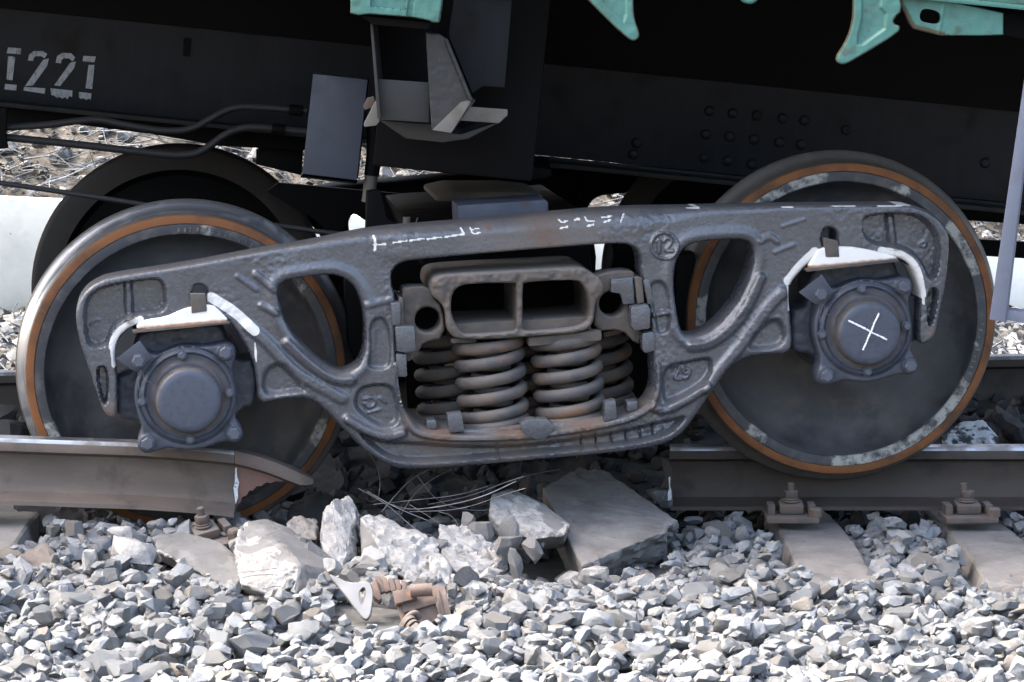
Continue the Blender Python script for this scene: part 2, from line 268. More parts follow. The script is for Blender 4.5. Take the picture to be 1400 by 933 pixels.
def plate(name, pts, Mx, w0, w1, mat, parent, bev=0.003, smooth=35):
    """a traced outline standing in the plane y=w0 of Mx, with its real thickness to w1"""
    P = loc([p[0] for p in pts], [p[1] for p in pts], Mx, w0)
    bm = bmesh.new(); prism_bm(bm, [Vector(p) for p in P], (0, w1 - w0, 0), bev)
    return frombm(name, bm, mat, parent, smooth)
def tube_geo(path, r, n=10, caps=True):
    path = np.asarray(path, float); k = len(path); rr = np.broadcast_to(np.asarray(r, float), (k,))
    T = np.gradient(path, axis=0); T /= np.linalg.norm(T, axis=1)[:, None] + 1e-12
    up = np.array([0, 0, 1.0]) if abs(T[0][2]) < 0.9 else np.array([1.0, 0, 0])
    nrm = np.cross(T[0], up); nrm /= np.linalg.norm(nrm); V = []
    for i in range(k):
        nrm = nrm - T[i] * nrm.dot(T[i]); nrm /= np.linalg.norm(nrm); b = np.cross(T[i], nrm)
        for j in range(n):
            a = 2 * math.pi * j / n; V.append(path[i] + rr[i] * (math.cos(a) * nrm + math.sin(a) * b))
    Fc = [(i * n + j, i * n + (j + 1) % n, (i + 1) * n + (j + 1) % n, (i + 1) * n + j) for i in range(k - 1) for j in range(n)]
    if caps: Fc += [tuple(range(n - 1, -1, -1)), tuple((k - 1) * n + j for j in range(n))]
    return V, Fc
def tube(name, path, r, mat, parent=None, n=10): 
    V, Fc = tube_geo(path, r, n); return mesh(name, V, Fc, mat, parent, 50)
def smooth_path(P, it=3):
    P = np.asarray(P, float)
    for _ in range(it):
        Q = [P[0]]
        for a, b in zip(P[:-1], P[1:]): Q += [0.75 * a + 0.25 * b, 0.25 * a + 0.75 * b]
        P = np.array(Q + [P[-1]])
    return P
def chaikin(P, it=2):
    P = np.asarray(P, float)
    for _ in range(it):
        A = P; B = np.roll(P, -1, 0); P = np.empty((2 * len(A), 2)); P[0::2] = 0.75 * A + 0.25 * B; P[1::2] = 0.25 * A + 0.75 * B
    return P
def lathe(name, prof, mats, parent=None, seg=96, smooth=40, ang=None, attrs=None):
    """prof: (radius, depth y, material index of the band that starts here); axis = local y"""
    V, Fc, mi = [], [], []
    for (r, y, _) in prof:
        for j in range(seg):
            a = 2 * math.pi * j / seg; V.append((r * math.cos(a), y, r * math.sin(a)))
    for i in range(len(prof) - 1):
        for j in range(seg):
            j2 = (j + 1) % seg
            Fc.append((i * seg + j, i * seg + j2, (i + 1) * seg + j2, (i + 1) * seg + j)); mi.append(prof[i][2])
    return mesh(name, V, Fc, mats, parent, smooth, mi, attrs(V) if attrs else None)

def segdist(X, Y, P, closed=True):
    P = np.asarray(P, float); d2 = np.full(X.shape, 1e12); n = len(P)
    for i in range(n if closed else n - 1):
        a = P[i]; b = P[(i + 1) % n]; e = b - a; L = e @ e + 1e-12
        t = np.clip(((X - a[0]) * e[0] + (Y - a[1]) * e[1]) / L, 0, 1)
        d2 = np.minimum(d2, (X - a[0] - t * e[0]) ** 2 + (Y - a[1] - t * e[1]) ** 2)
    return np.sqrt(d2)
def inside(X, Y, P):
    P = np.asarray(P, float); c = np.zeros(X.shape, bool); n = len(P)
    for i in range(n):
        x1, y1 = P[i]; x2, y2 = P[(i + 1) % n]
        if y1 == y2: continue
        c ^= ((y1 > Y) != (y2 > Y)) & (X < (x2 - x1) * (Y - y1) / (y2 - y1) + x1)
    return c
def sdf(X, Y, P): return np.where(inside(X, Y, P), 1, -1) * segdist(X, Y, P)
def sstep(a, b, x): t = np.clip((x - a) / (b - a), 0, 1); return t * t * (3 - 2 * t)
def vnoise(X, Y, sc, seed):
    g = np.random.default_rng(seed).random((256, 256)); x = X / sc; y = Y / sc
    i = np.floor(x).astype(int); j = np.floor(y).astype(int); fx = x - i; fy = y - j
    fx = fx * fx * (3 - 2 * fx); fy = fy * fy * (3 - 2 * fy)
    G = lambda a, b: g[a % 256, b % 256]
    return (G(i, j) * (1 - fx) + G(i + 1, j) * fx) * (1 - fy) + (G(i, j + 1) * (1 - fx) + G(i + 1, j + 1) * fx) * fy - 0.5
PX = 1 / 504.0                            # metres per photograph pixel at the bogie
def fillet(d, r): d = np.clip(d, 0, r); return -(r - np.sqrt(np.maximum(r * r - (r - d) ** 2, 0)))
def relief(name, outer, holes, hfun, Mx, w0, back, step, mats, parent, smooth=40, attrf=None, pxs=PX, it=2, hit=2):
    """a casting: an outline with openings, its front shaped by a height function (in pixels), walls back to depth `back`"""
    O = chaikin(outer, it); H = [chaikin(h, hit) for h in holes]
    x0, y0 = O.min(0) - 3 * step; x1, y1 = O.max(0) + 3 * step
    X, Y = np.meshgrid(np.arange(x0, x1, step), np.arange(y0, y1, step), indexing='ij')
    do = sdf(X, Y, O); dh = np.full(X.shape, 1e6)
    for h in H: dh = np.minimum(dh, -sdf(X, Y, h))
    D = np.minimum(do, dh); ok = D > -0.55 * step
    cell = ok[:-1, :-1] & ok[1:, :-1] & ok[1:, 1:] & ok[:-1, 1:]
    gx, gy = np.gradient(D, step)
    pad = np.pad(cell, 1); full = pad[:-1, :-1] & pad[1:, :-1] & pad[:-1, 1:] & pad[1:, 1:]
    anyc = pad[:-1, :-1] | pad[1:, :-1] | pad[:-1, 1:] | pad[1:, 1:]
    bnd = anyc & ~full
    gl = np.hypot(gx, gy) + 1e-6
    mv = np.clip(np.where(bnd, D, 0), -step, step * 1.2)
    Xs = X - mv * gx / gl; Ys = Y - mv * gy / gl
    do = np.where(bnd & (do < dh + step), np.minimum(do, 0), do); dh = np.where(bnd & (dh < step * 1.5), np.minimum(dh, 0), dh)
    do = np.maximum(do, 0); dh = np.maximum(dh, 0)
    h = hfun(Xs, Ys, do, dh)
    idx = -np.ones(X.shape, int); n = int(anyc.sum()); idx[anyc] = np.arange(n)
    P = loc(Xs[anyc], Ys[anyc], Mx, w0); P[:, 1] = w0 - h[anyc] * pxs
    Q = np.stack([idx[:-1, :-1], idx[:-1, 1:], idx[1:, 1:], idx[1:, :-1]], -1)[cell]
    E = np.concatenate([Q[:, [k, (k + 1) % 4]] for k in range(4)])
    key = np.sort(E, 1); key = key[:, 0] * (n + 1) + key[:, 1]
    u, ix, cnt = np.unique(key, return_index=True, return_counts=True); BE = E[ix[cnt == 1]]
    bv = np.unique(BE); mp = -np.ones(n, int); mp[bv] = n + np.arange(len(bv))
    PB = P[bv].copy(); PB[:, 1] = np.maximum(back, PB[:, 1] + 0.002)
    # back cap: same cells
    nb0 = n + len(bv); P2 = P.copy(); P2[:, 1] = back
    V = np.concatenate([P, PB, P2]); 
    Fw = np.stack([BE[:, 1], BE[:, 0], mp[BE[:, 0]], mp[BE[:, 1]]], -1)
    Fb = Q[:, ::-1] + nb0
    Fc = np.concatenate([Q, Fw, Fb])
    at_ = None
    if attrf:
        at_ = {}
        for k, v in attrf(Xs, Ys, do, dh).items():
            vv = v[anyc]; at_[k] = np.concatenate([vv, vv[bv], vv * 0])
    me = bpy.data.meshes.new(name)
    me.vertices.add(len(V)); me.vertices.foreach_set('co', V.ravel())
    me.loops.add(Fc.size); me.loops.foreach_set('vertex_index', Fc.ravel().astype(np.int32))
    me.polygons.add(len(Fc)); me.polygons.foreach_set('loop_start', np.arange(0, Fc.size, 4, dtype=np.int32))
    me.update(calc_edges=True); me.validate()
    return finish(name, me, mats, parent, smooth, None, at_)
def hexbolt(bm, c, r, h, axis_y=-1, flange=0.0, rot=0.3):
    """hexagonal bolt head standing on the plane y=c.y toward -y"""
    def cyl(rr, y0, y1, n, ph, top=1.0):
        v0 = [bm.verts.new((c[0] + rr * math.cos(ph + 2 * math.pi * k / n), y0, c[2] + rr * math.sin(ph + 2 * math.pi * k / n))) for k in range(n)]
        v1 = [bm.verts.new((c[0] + rr * top * math.cos(ph + 2 * math.pi * k / n), y1, c[2] + rr * top * math.sin(ph + 2 * math.pi * k / n))) for k in range(n)]
        for k in range(n): bm.faces.new((v0[k], v0[(k + 1) % n], v1[(k + 1) % n], v1[k]))
        bm.faces.new(v1); return v1
    y = c[1]
    if flange: cyl(r * flange, y, y - h * 0.25, 18, 0); y -= h * 0.25
    cyl(r, y, y - h * 0.8, 6, rot); cyl(r * 0.97, y - h * 0.8, y - h, 6, rot, 0.82)

# ------------------------------------------------------------------ the bogie
def loc_any(px, py, Mx, wv):
    if Mx is None:
        px = np.asarray(px, float); py = np.asarray(py, float)
        return np.stack([px * PX, np.zeros_like(px) + wv, -py * PX], -1)
    return _loc(px, py, Mx, wv)
_loc = loc; loc = loc_any

MB = Matrix.Translation((0, -0.54, 0)) @ Matrix.Rotation(R(6.2), 4, 'Z')
bogie = empty('bogie', 'derailed grey cast steel freight wagon bogie with coil springs, tilted on the broken track', 'bogie', MB)

F_OUT = [(103, 433), (106, 413), (116, 397), (132, 386), (150, 379), (225, 368), (290, 357), (350, 345), (425, 333), (475, 322), (520, 314), (600, 308), (700, 299), (787, 291), (855, 286), (925, 285), (972, 284), (1050, 282), (1162, 281), (1235, 280), (1262, 284), (1282, 297), (1295, 313), (1299, 330), (1296, 373), (1290, 408), (1282, 445), (1279, 460), (1268, 470), (1256, 471),
    (1257, 440), (1259, 408), (1256, 385), (1248, 366), (1230, 352), (1180, 348), (1135, 348), (1115, 352), (1098, 368), (1082, 386), (1078, 402), (1082, 440), (1085, 484),
    (1050, 485), (1025, 489), (1009, 496), (995, 508), (983, 526), (965, 551), (950, 574), (933, 595), (913, 608), (875, 616), (790, 625), (700, 633), (637, 639), (562, 644), (536, 640), (510, 626), (490, 609), (470, 589), (450, 567), (434, 552), (415, 545), (382, 547), (353, 554),
    (351, 520), (346, 495), (334, 468), (313, 440), (300, 432), (250, 437), (195, 442), (174, 450), (161, 466), (156, 485), (159, 505), (161, 530), (160, 571), (150, 572), (141, 562), (132, 538), (122, 506), (108, 466)]
H_L = [(379, 395), (386, 386), (402, 381), (447, 375), (467, 378), (484, 390), (495, 413), (500, 440), (500, 468), (497, 489), (487, 504), (468, 511), (455, 506), (436, 493), (410, 468), (396, 450), (385, 428)]
H_R = [(921, 392), (922, 370), (927, 350), (940, 334), (970, 329), (1012, 327), (1026, 331), (1032, 345), (1028, 373), (1012, 408), (996, 429), (980, 446), (960, 458), (944, 461), (932, 456), (926, 433)]
H_C = [(534, 384), (536, 370), (547, 359), (570, 355), (700, 343), (800, 335), (852, 332), (869, 338), (877, 352), (876, 374), (884, 392), (890, 440), (893, 481), (896, 516), (894, 538), (882, 556), (862, 566), (780, 576), (700, 583), (620, 588), (580, 586), (562, 574), (551, 557), (546, 536), (541, 500), (540, 440), (541, 408)]
K_L = [(263, 398), (267, 390), (275, 389), (283, 394), (284, 404), (280, 412), (266, 410), (262, 404)]
K_R = [(1123, 324), (1127, 313), (1137, 311), (1145, 316), (1146, 330), (1144, 342), (1130, 342), (1124, 332)]
REC = [  # recessed panels: outline, depth, softness (px)
    ([(113, 432), (117, 410), (130, 396), (152, 388), (205, 380), (222, 381), (228, 398), (228, 428), (190, 431), (164, 440), (152, 455), (148, 475), (118, 478)], 22, 5),
    ([(1180, 292), (1240, 290), (1262, 295), (1280, 313), (1287, 333), (1284, 372), (1276, 385), (1268, 380), (1262, 362), (1246, 345), (1225, 338), (1190, 335), (1178, 318)], 22, 5),
    ([(129, 502), (148, 500), (148, 545), (144, 556), (138, 548)], 22, 3),
    ([(1267, 396), (1284, 393), (1280, 425), (1274, 448), (1268, 445)], 22, 3),
    ([(488, 530), (512, 524), (536, 525), (545, 545), (548, 572), (540, 585), (520, 586), (496, 571), (482, 556)], 12, 6),
    ([(904, 500), (945, 492), (975, 486), (975, 512), (955, 533), (915, 553), (905, 548)], 11, 6),
    ([(356, 506), (385, 490), (404, 510), (424, 538), (404, 540), (357, 547)], 10, 9),
    ([(1012, 484), (1040, 440), (1072, 430), (1080, 478)], 10, 9),
    ([(480, 585), (525, 603), (565, 603), (640, 609), (735, 606), (850, 588), (905, 574), (945, 566), (925, 590), (905, 601), (850, 612), (700, 626), (560, 637), (520, 626)], 15, 8),
    ([(503, 435), (533, 432), (538, 500), (522, 508), (500, 504), (505, 480)], 7, 5),
    ([(884, 385), (915, 382), (920, 452), (898, 462), (894, 430)], 6, 5),
]
RID = [  # raised ribs: polyline, half width, height (px)
    ([(175, 392), (177, 436)], 6, 9), ([(1220, 300), (1224, 336)], 6, 9),
    ([(340, 447), (368, 470), (400, 508), (440, 530), (468, 545)], 9, 5),
    ([(392, 470), (425, 500), (452, 519), (480, 521)], 8, 6),
    ([(1070, 400), (1045, 425), (1015, 470), (985, 505), (968, 532)], 9, 5),
    ([(1040, 380), (1022, 420), (1000, 450), (970, 472), (945, 474)], 8, 6),
    ([(476, 574), (505, 591), (532, 598), (550, 592)], 7, 9), ([(966, 528), (940, 546), (908, 562), (893, 556)], 7, 9),
    ([(545, 500), (547, 530), (552, 560), (562, 585), (580, 595), (640, 599), (735, 595), (845, 577), (882, 562), (898, 540), (898, 500)], 6, 13),
    ([(350, 375), (376, 396)], 6, 4), ([(357, 418), (377, 428)], 5, 4), ([(1040, 330), (1052, 322), (1062, 330)], 5, 3),
    ([(325, 378), (350, 396)], 4, 2.5), 
    ([(895, 431), (911, 428)], 4, 7), ([(500, 418), (535, 410)], 5, 3),
]
EMB = [  # cast numerals and marks: polylines, half width, height
    ([(927, 336), (924, 347), (915, 354), (904, 354), (894, 348), (889, 337), (892, 326), (901, 318), (913, 318), (922, 324), (927, 336)], 1.8, 3.0),
    ([(898, 330), (901, 326), (901, 345)], 2.0, 3.2), ([(907, 330), (911, 325), (917, 327), (918, 332), (908, 344), (919, 343)], 2.0, 3.2),
    ([(921, 503), (926, 500), (930, 504), (929, 509), (922, 520), (933, 519)], 2.0, 3.4), ([(944, 507), (939, 504), (935, 508), (938, 512), (943, 511), (945, 505), (944, 514), (938, 519)], 2.0, 3.4),
    ([(500, 548), (508, 544), (514, 548), (513, 556), (505, 560), (500, 554)], 1.8, 2.4), ([(520, 546), (528, 552)], 1.8, 2.4), ([(505, 566), (520, 562)], 1.8, 2.0),
    ([(123, 446), (129, 441), (135, 440)], 1.5, 2), ([(1262, 336), (1268, 332), (1272, 336), (1268, 341), (1262, 337)], 1.5, 2),
    ([(795, 596), (797, 616)], 1, -4), ([(815, 594), (817, 613)], 1, -4), ([(836, 591), (838, 609)], 1, -4), ([(856, 588), (858, 606)], 1, -4), ([(876, 583), (877, 601)], 1, -4), ([(893, 579), (894, 596)], 1, -4), ([(680, 607), (681, 628)], 1.5, 4),
    ([(902, 592), (906, 586), (911, 588), (908, 594)], 1.3, 2),
    ([(1060, 345), (1085, 335)], 2.5, 2), ([(1070, 310), (1100, 300)], 2, 1.6), ([(820, 320), (822, 326)], 2, 1.5),
]
WHT = [([(289, 407), (318, 424), (348, 452)], 7.5), ([(153, 474), (157, 459), (170, 446), (192, 437)], 5), ([(1114, 345), (1096, 362), (1078, 384)], 7.0), ([(1205, 343), (1228, 346), (1247, 357), (1257, 375), (1261, 403)], 5.5),
    ([(1077, 392), (1079, 425)], 1.5), ([(1262, 403), (1263, 415)], 2), ([(154, 478), (156, 500)], 3.5), ([(349, 470), (350, 495)], 1.2),
    ([(511, 323), (514, 333), (512, 342)], 1.9), ([(511, 335), (527, 334)], 1.3), ([(537, 332), (556, 329)], 1.3), ([(560, 329), (580, 326)], 1.3), ([(584, 327), (603, 324)], 1.3), ([(608, 324), (634, 320)], 1.4), ([(630, 312), (634, 320)], 1.4), ([(643, 312), (646, 320), (656, 318)], 1.2), ([(646, 314), (655, 312)], 0.9),
    ([(764, 301), (768, 305), (776, 302)], 1.3), ([(766, 312), (776, 310)], 1.3), ([(786, 301), (792, 300)], 1.7), ([(800, 297), (802, 303), (812, 302)], 1.1), ([(803, 309), (811, 307)], 1.4), ([(823, 298), (836, 296)], 1.2), ([(825, 304), (834, 301)], 1.3), ([(848, 304), (853, 293)], 1.1),
    ([(932, 286), (958, 285)], 0.9), ([(1070, 284), (1085, 283)], 0.9), ([(1128, 283), (1170, 282)], 0.8), ([(1200, 282), (1245, 281)], 0.9)]
def frame_h(X, Y, do, dh):
    tube_ = sstep(500, 560, X) * (1 - sstep(850, 905, X)) * (1 - sstep(345, 365, Y))
    Ro = 5.5 + 14 * (1 - sstep(300, 345, Y - 0.0 * X)) * sstep(430, 520, X) * (1 - sstep(900, 980, X)) + 5 * sstep(330, 480, X) * (1 - sstep(1000, 1100, X))
    h = -(Ro - np.sqrt(np.maximum(Ro ** 2 - (Ro - np.clip(do, 0, Ro)) ** 2, 0)))
    h = np.maximum(h, -26)
    h += fillet(dh, 4.0)
    h += tube_ * 4
    # raised rims round the two triangular openings
    for H in (H_L, H_R):
        d = segdist(X, Y, chaikin(H, 2)); h += 4.0 * np.exp(-((d - 9) / 6.5) ** 2)
    for P, dep, soft in REC: h -= dep * sstep(-1, soft, sdf(X, Y, chaikin(P, 2)))
    for P, wd, ht in RID:
        d = segdist(X, Y, smooth_path(P, 2), False); h += ht * (1 - sstep(wd * 0.35, wd * 1.25, d))
    for P, wd, ht in EMB:
        d = segdist(X, Y, smooth_path(P, 2), False); h += ht * (1 - sstep(wd * 0.5, wd * 1.6, d))
    amp = sstep(0, 6, np.minimum(do, dh))
    rough = 0.25 + 0.9 * sstep(0.45, 0.75, vnoise(X, Y, 60, 5) + 0.5)
    h += amp * rough * (0.5 * vnoise(X, Y, 12, 1) + 1.1 * vnoise(X, Y, 5.5, 2) + 1.0 * vnoise(X + 0.4 * Y, Y, 3.4, 3)) + 2.0 * vnoise(X, Y, 70, 4)
    return h
def frame_attr(X, Y, do, dh):
    wv = np.zeros(X.shape)
    for P, wd in WHT:
        d = segdist(X, Y, smooth_path(P, 2), False); wv = np.maximum(wv, 1 - sstep(wd * 0.72, wd * 1.18, d))
    ru = np.zeros(X.shape)
    for cx, cy, r, a in [(745, 318, 80, 0.85), (660, 322, 60, 0.6), (800, 318, 60, 0.7), (600, 322, 50, 0.45), (860, 305, 50, 0.45), (668, 311, 10, 1.0), (752, 333, 9, 1.0), (700, 338, 60, 0.7), (600, 592, 60, 0.9), (700, 592, 60, 0.9), (800, 580, 60, 0.9), (560, 575, 20, .8), (880, 555, 30, 0.7), (153, 562, 20, 0.9), (1274, 455, 16, 0.8), (895, 540, 16, .6), (560, 360, 40, 0.5), (789, 303, 4, 1.3), (1140, 343, 18, 0.6), (690, 620, 12, 0.6)]:
        ru = np.maximum(ru, a * np.exp(-((X - cx) ** 2 + (Y - cy) ** 2) / r ** 2))
    return {'white': wv, 'rust': ru, 'edge': np.zeros(X.shape)}
frame = relief('side_frame', F_OUT, [H_L, H_R, H_C, K_L, K_R], frame_h, MB, 0.0, 0.13, 1.7, 'frame', bogie, 38, frame_attr)
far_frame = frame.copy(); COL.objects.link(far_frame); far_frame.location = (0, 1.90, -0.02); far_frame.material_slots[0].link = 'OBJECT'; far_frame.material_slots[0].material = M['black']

# spring seat: the floor and sides of the frame's window
plate('spring_seat', [(556, 577), (575, 586), (700, 585), (862, 567), (884, 556), (888, 566), (862, 583), (700, 604), (575, 603), (552, 590)], MB, 0.02, 0.42, 'rust_light', bogie, 0.004)
def seat_lug(pts, w0, w1, mt='frame', sm=30): return plate('seat_lug', pts, MB, w0, w1, mt, bogie, 0.005, sm)
seat_lug([(611, 567), (631, 564), (636, 591), (614, 592)], -0.022, 0.03)
seat_lug([(827, 550), (842, 547), (844, 573), (825, 578)], -0.022, 0.03)
seat_lug([(711, 580), (722, 573), (748, 573), (756, 580), (758, 588), (746, 600), (735, 602), (722, 598), (714, 590)], -0.03, 0.02)
seat_lug([(583, 575), (596, 574), (598, 588), (583, 588)], 0.0, 0.06); seat_lug([(857, 550), (872, 548), (872, 562), (857, 564)], 0.0, 0.06)
# column stops either side of the window
def stop(pts, w0, w1): return plate('column_stop', pts, MB, w0, w1, 'frame', bogie, 0.006, 30)
stop([(534, 414), (548, 413), (548, 446), (536, 446)], -0.012, 0.05)
plate('column_wear_plate', [(545, 407), (551, 408), (552, 445), (546, 445)], MB, 0.005, 0.2, 'rust_light', bogie, 0.002)
stop([(540, 447), (567, 446), (569, 480), (554, 483), (543, 481)], -0.025, 0.04)
stop([(541, 484), (556, 484), (557, 516), (542, 516)], -0.008, 0.04)
stop([(862, 420), (886, 416), (890, 424), (889, 450), (867, 453), (863, 446)], -0.025, 0.04)
stop([(878, 456), (892, 453), (896, 458), (896, 480), (882, 484), (878, 478)], -0.008, 0.04)
plate('column_wear_plate', [(868, 380), (878, 380), (881, 414), (872, 416)], MB, 0.0, 0.2, 'rust_light', bogie, 0.003)
stop([(879, 383), (888, 381), (894, 414), (886, 418)], -0.01, 0.04)

# bolster: the cast box beam across the bogie, its open end toward the camera
B_OUT = [(588, 397), (590, 384), (600, 377), (640, 374), (700, 371), (760, 368), (797, 366), (806, 372), (825, 383), (826, 402), (815, 412), (813, 438), (806, 450), (790, 456), (740, 460), (690, 464), (640, 465), (620, 463), (611, 450), (610, 424), (600, 412), (592, 406)]
B_H1 = [(616, 424), (618, 402), (628, 391), (650, 388), (704, 387), (707, 390), (708, 450), (703, 455), (640, 459), (630, 455), (621, 440)]
B_H2 = [(715, 390), (718, 387), (740, 385), (788, 383), (798, 389), (806, 403), (809, 430), (802, 443), (785, 449), (745, 453), (718, 454), (715, 450)]
def bol_h(X, Y, do, dh):
    return fillet(do, 5) + fillet(dh, 4) + 3 * vnoise(X, Y, 11, 11) + 3 * vnoise(X, Y, 5, 12) * sstep(0, 4, np.minimum(do, dh)) + 5 * np.exp(-((X - 818) ** 2 + (Y - 392) ** 2) / 200) + 4 * np.exp(-((X - 600) ** 2 + (Y - 392) ** 2) / 150) - 4 * np.exp(-((X - 711) / 7) ** 2)
bol = relief('bolster', B_OUT, [B_H1, B_H2], bol_h, MB, -0.01, 0.34, 1.6, 'rust_light', bogie, 35, hit=1)
plate('bolster_body', [(600, 392), (800, 384), (816, 392), (810, 448), (640, 460), (616, 448), (612, 420), (600, 405)], MB, 0.345, 1.85, 'black', bol, 0.01)
plate('bolster_floor', [(620, 444), (806, 434), (808, 450), (625, 459)], MB, 0.03, 0.34, 'rust_light', bol, 0.0)
o = tube('floor_stud', [loc(733, 446, MB, 0.05), loc(733, 436, MB, 0.05)], [0.010, 0.010], 'rust_light', bol, 10)
plate('side_bearing', [(626, 281), (746, 273), (750, 277), (750, 298), (748, 320), (628, 320)], MB, 0.22, 0.42, 'panel', bogie, 0.012)
plate('center_plate', [(596, 268), (622, 262), (700, 262), (742, 266), (742, 276), (596, 276)], MB, 0.75, 1.2, 'rust_light', bogie, 0.01)
plate('side_bearing_base', [(560, 305), (800, 290), (810, 372), (590, 380)], MB, 0.45, 1.5, 'black', bogie, 0.01)

# friction wedges with round openings, either side of the bolster
def wedge(outer, hole, w0):
    return relief('friction_wedge', outer, [hole], lambda X, Y, a, b: fillet(a, 3) + fillet(b, 4) + 1.5 * vnoise(X, Y, 9, 21), MB, w0, w0 + 0.09, 1.6, 'rust_light', bogie, 35, it=1)
circ = lambda cx, cy, r, n=14: [(cx + r * math.cos(2 * math.pi * k / n), cy + r * math.sin(2 * math.pi * k / n)) for k in range(n)]
wedge([(549, 398), (553, 393), (588, 392), (594, 408), (606, 422), (609, 462), (578, 469), (574, 480), (560, 496), (551, 492), (551, 470), (549, 440)], circ(585, 438, 18), 0.035)
wedge([(812, 380), (830, 372), (864, 370), (869, 376), (871, 420), (878, 464), (872, 473), (850, 450), (812, 454), (814, 415)], circ(837, 416, 18), 0.035)
plate('wedge_pad', [(835, 382), (866, 379), (868, 416), (852, 417), (848, 402), (835, 400)], MB, 0.012, 0.034, 'frame', bogie, 0.004)
plate('wedge_backing', [(551, 396), (609, 394), (610, 466), (556, 470)], MB, 0.20, 0.21, 'black', bogie, 0.001); plate('wedge_backing', [(813, 378), (872, 372), (874, 460), (813, 455)], MB, 0.20, 0.21, 'black', bogie, 0.001)

# coil springs
LEAN = R(-4.6)
def coil_path(Rc, z0, z1, turns, closed=0.5, ph=0.0):
    t = np.linspace(0, turns * 2 * math.pi, int(turns * 30)); s = t / t[-1]
    e = closed / turns
    zz = np.interp(s, [0, e, 1 - e, 1], [0, e * 0.42, 1 - e * 0.42, 1])
    k = np.ones(9) / 9; zz = np.convolve(np.pad(zz, 4, 'edge'), k, 'valid')
    return np.stack([-Rc * np.cos(t + ph), -Rc * np.sin(t + ph), z0 + (z1 - z0) * zz], -1)
def make_spring():
    V, Fc = tube_geo(coil_path(0.084, 0.019, 0.252, 5.75, 0.75), 0.0172, 14)
    sp = mesh('coil_spring', V, Fc, 'spring', bogie, 60)
    V, Fc = tube_geo(coil_path(0.046, 0.012, 0.236, 7.6, 0.7, 1.0)[:, :] * np.array([1, -1, 1]), 0.0115, 10)
    mesh('inner_spring', V, Fc, 'spring', sp, 60)
    return sp
sp0 = make_spring()
first = True
for wv, xs in ((0.105, [(677, 592), (781, 585)]), (0.285, [(628, 592), (731, 585), (832, 573)]), (0.465, [(677, 588), (781, 580)])):
    for k, (x, y) in enumerate(xs):
        s = sp0 if first else copy_tree(sp0, bogie)
        first = False
        P = loc(x, y - 3, MB, 0.105); s.location = (P[0], wv, P[2]); s.rotation_euler = (0, LEAN, 0.12 * k + wv)
o = plate('spring_cap', [(723, 462), (822, 452), (823, 459), (822, 466), (723, 474)], MB, 0.01, 0.19, 'rust_light', bogie, 0.004)
plate('spring_cap', [(617, 464), (652, 463), (652, 469), (617, 470)], MB, 0.04, 0.19, 'spring', bogie, 0.003)
plate('spring_cap', [(824, 455), (849, 449), (850, 456), (826, 462)], MB, 0.12, 0.24, 'spring', bogie, 0.002)
plate('spring_plate', [(560, 462), (870, 444), (872, 452), (560, 470)], MB, 0.20, 0.55, 'black', bogie, 0.002)

# wheels and axles
RW = 0.427; WS = 1.042
PROF = [(0.0, 0.03, 0), (0.075, 0.03, 0), (0.115, 0.035, 0), (0.125, 0.055, 0), (0.150, 0.085, 0), (0.20, 0.098, 0), (0.26, 0.098, 0), (0.31, 0.088, 0), (0.345, 0.066, 0), (0.362, 0.040, 0), (0.371, 0.016, 0), (0.3745, 0.004, 1), (0.378, 0.0, 1), (0.390, -0.001, 1), (0.4015, 0.0, 1), (0.4035, 0.002, 2), (0.405, -0.001, 2), (0.418, 0.0, 2), (0.4245, 0.003, 2), (RW, 0.008, 4), (0.4275, 0.014, 4), (0.4285, 0.055, 3), (0.4315, 0.080, 3), (0.436, 0.090, 3), (0.444, 0.098, 3), (0.453, 0.107, 5), (0.457, 0.115, 5), (0.4565, 0.123, 5), (0.449, 0.130, 5), (0.44, 0.132, 5), (0.375, 0.132, 0), (0.355, 0.105, 0), (0.25, 0.115, 0), (0.15, 0.145, 0), (0.10, 0.17, 0), (0.0, 0.17, 0)]
def wheel_attr(arcs):
    def f(V):
        A = np.array(V); a = (np.degrees(np.arctan2(A[:, 2], A[:, 0])) + 360) % 360; v = np.zeros(len(A))
        for a0, a1 in arcs:
            d = np.minimum((a - a0) % 360, (a1 - a) % 360); ins = ((a - a0) % 360) <= ((a1 - a0) % 360)
            v = np.maximum(v, np.where(ins, np.clip(d / 8 + .35, 0, 1), 0))
        return {'chalky': v}
    return f
WM = ['plate', 'rim_face', 'rust_orange', 'tread', 'flange', 'flange']
def wheelset(cx, cy, tilt, arcs, treadm):
    P = loc(cx, cy, MB, 0.268); rot = Matrix.Translation(P) @ Matrix.Rotation(R(tilt), 4, 'X') @ Matrix.Diagonal((WS, 1, WS, 1))
    wm = list(WM); wm[3] = treadm[0]; wm[4] = treadm[1]
    wh = lathe('wheel', PROF, wm, bogie, 160, 32, attrs=wheel_attr(arcs)); wh.matrix_local = rot
    far = lathe('wheel', PROF, ['black', 'black', 'tread_dark', 'tread_dark', 'tread_dark', 'tread_dark'], bogie, 96, 32, attrs=wheel_attr([]))  # far wheel coloured near black, its deep shade put into the materials
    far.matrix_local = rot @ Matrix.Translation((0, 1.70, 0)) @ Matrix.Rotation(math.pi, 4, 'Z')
    ax = lathe('axle', [(0.0, -0.02, 0), (0.065, -0.02, 0), (0.065, 0.02, 0), (0.095, 0.05, 0), (0.095, 0.17, 0), (0.083, 0.2, 0), (0.08, 0.85, 0), (0.083, 1.5, 0), (0.095, 1.53, 0), (0.065, 1.72, 0), (0, 1.72, 0)], ['black'], bogie, 32, 40)
    ax.matrix_local = rot
    return wh
whL = wheelset(255, 511, 2.5, [(30, 60), (195, 215), (75, 88), (325, 345)], ('tread', 'flange'))
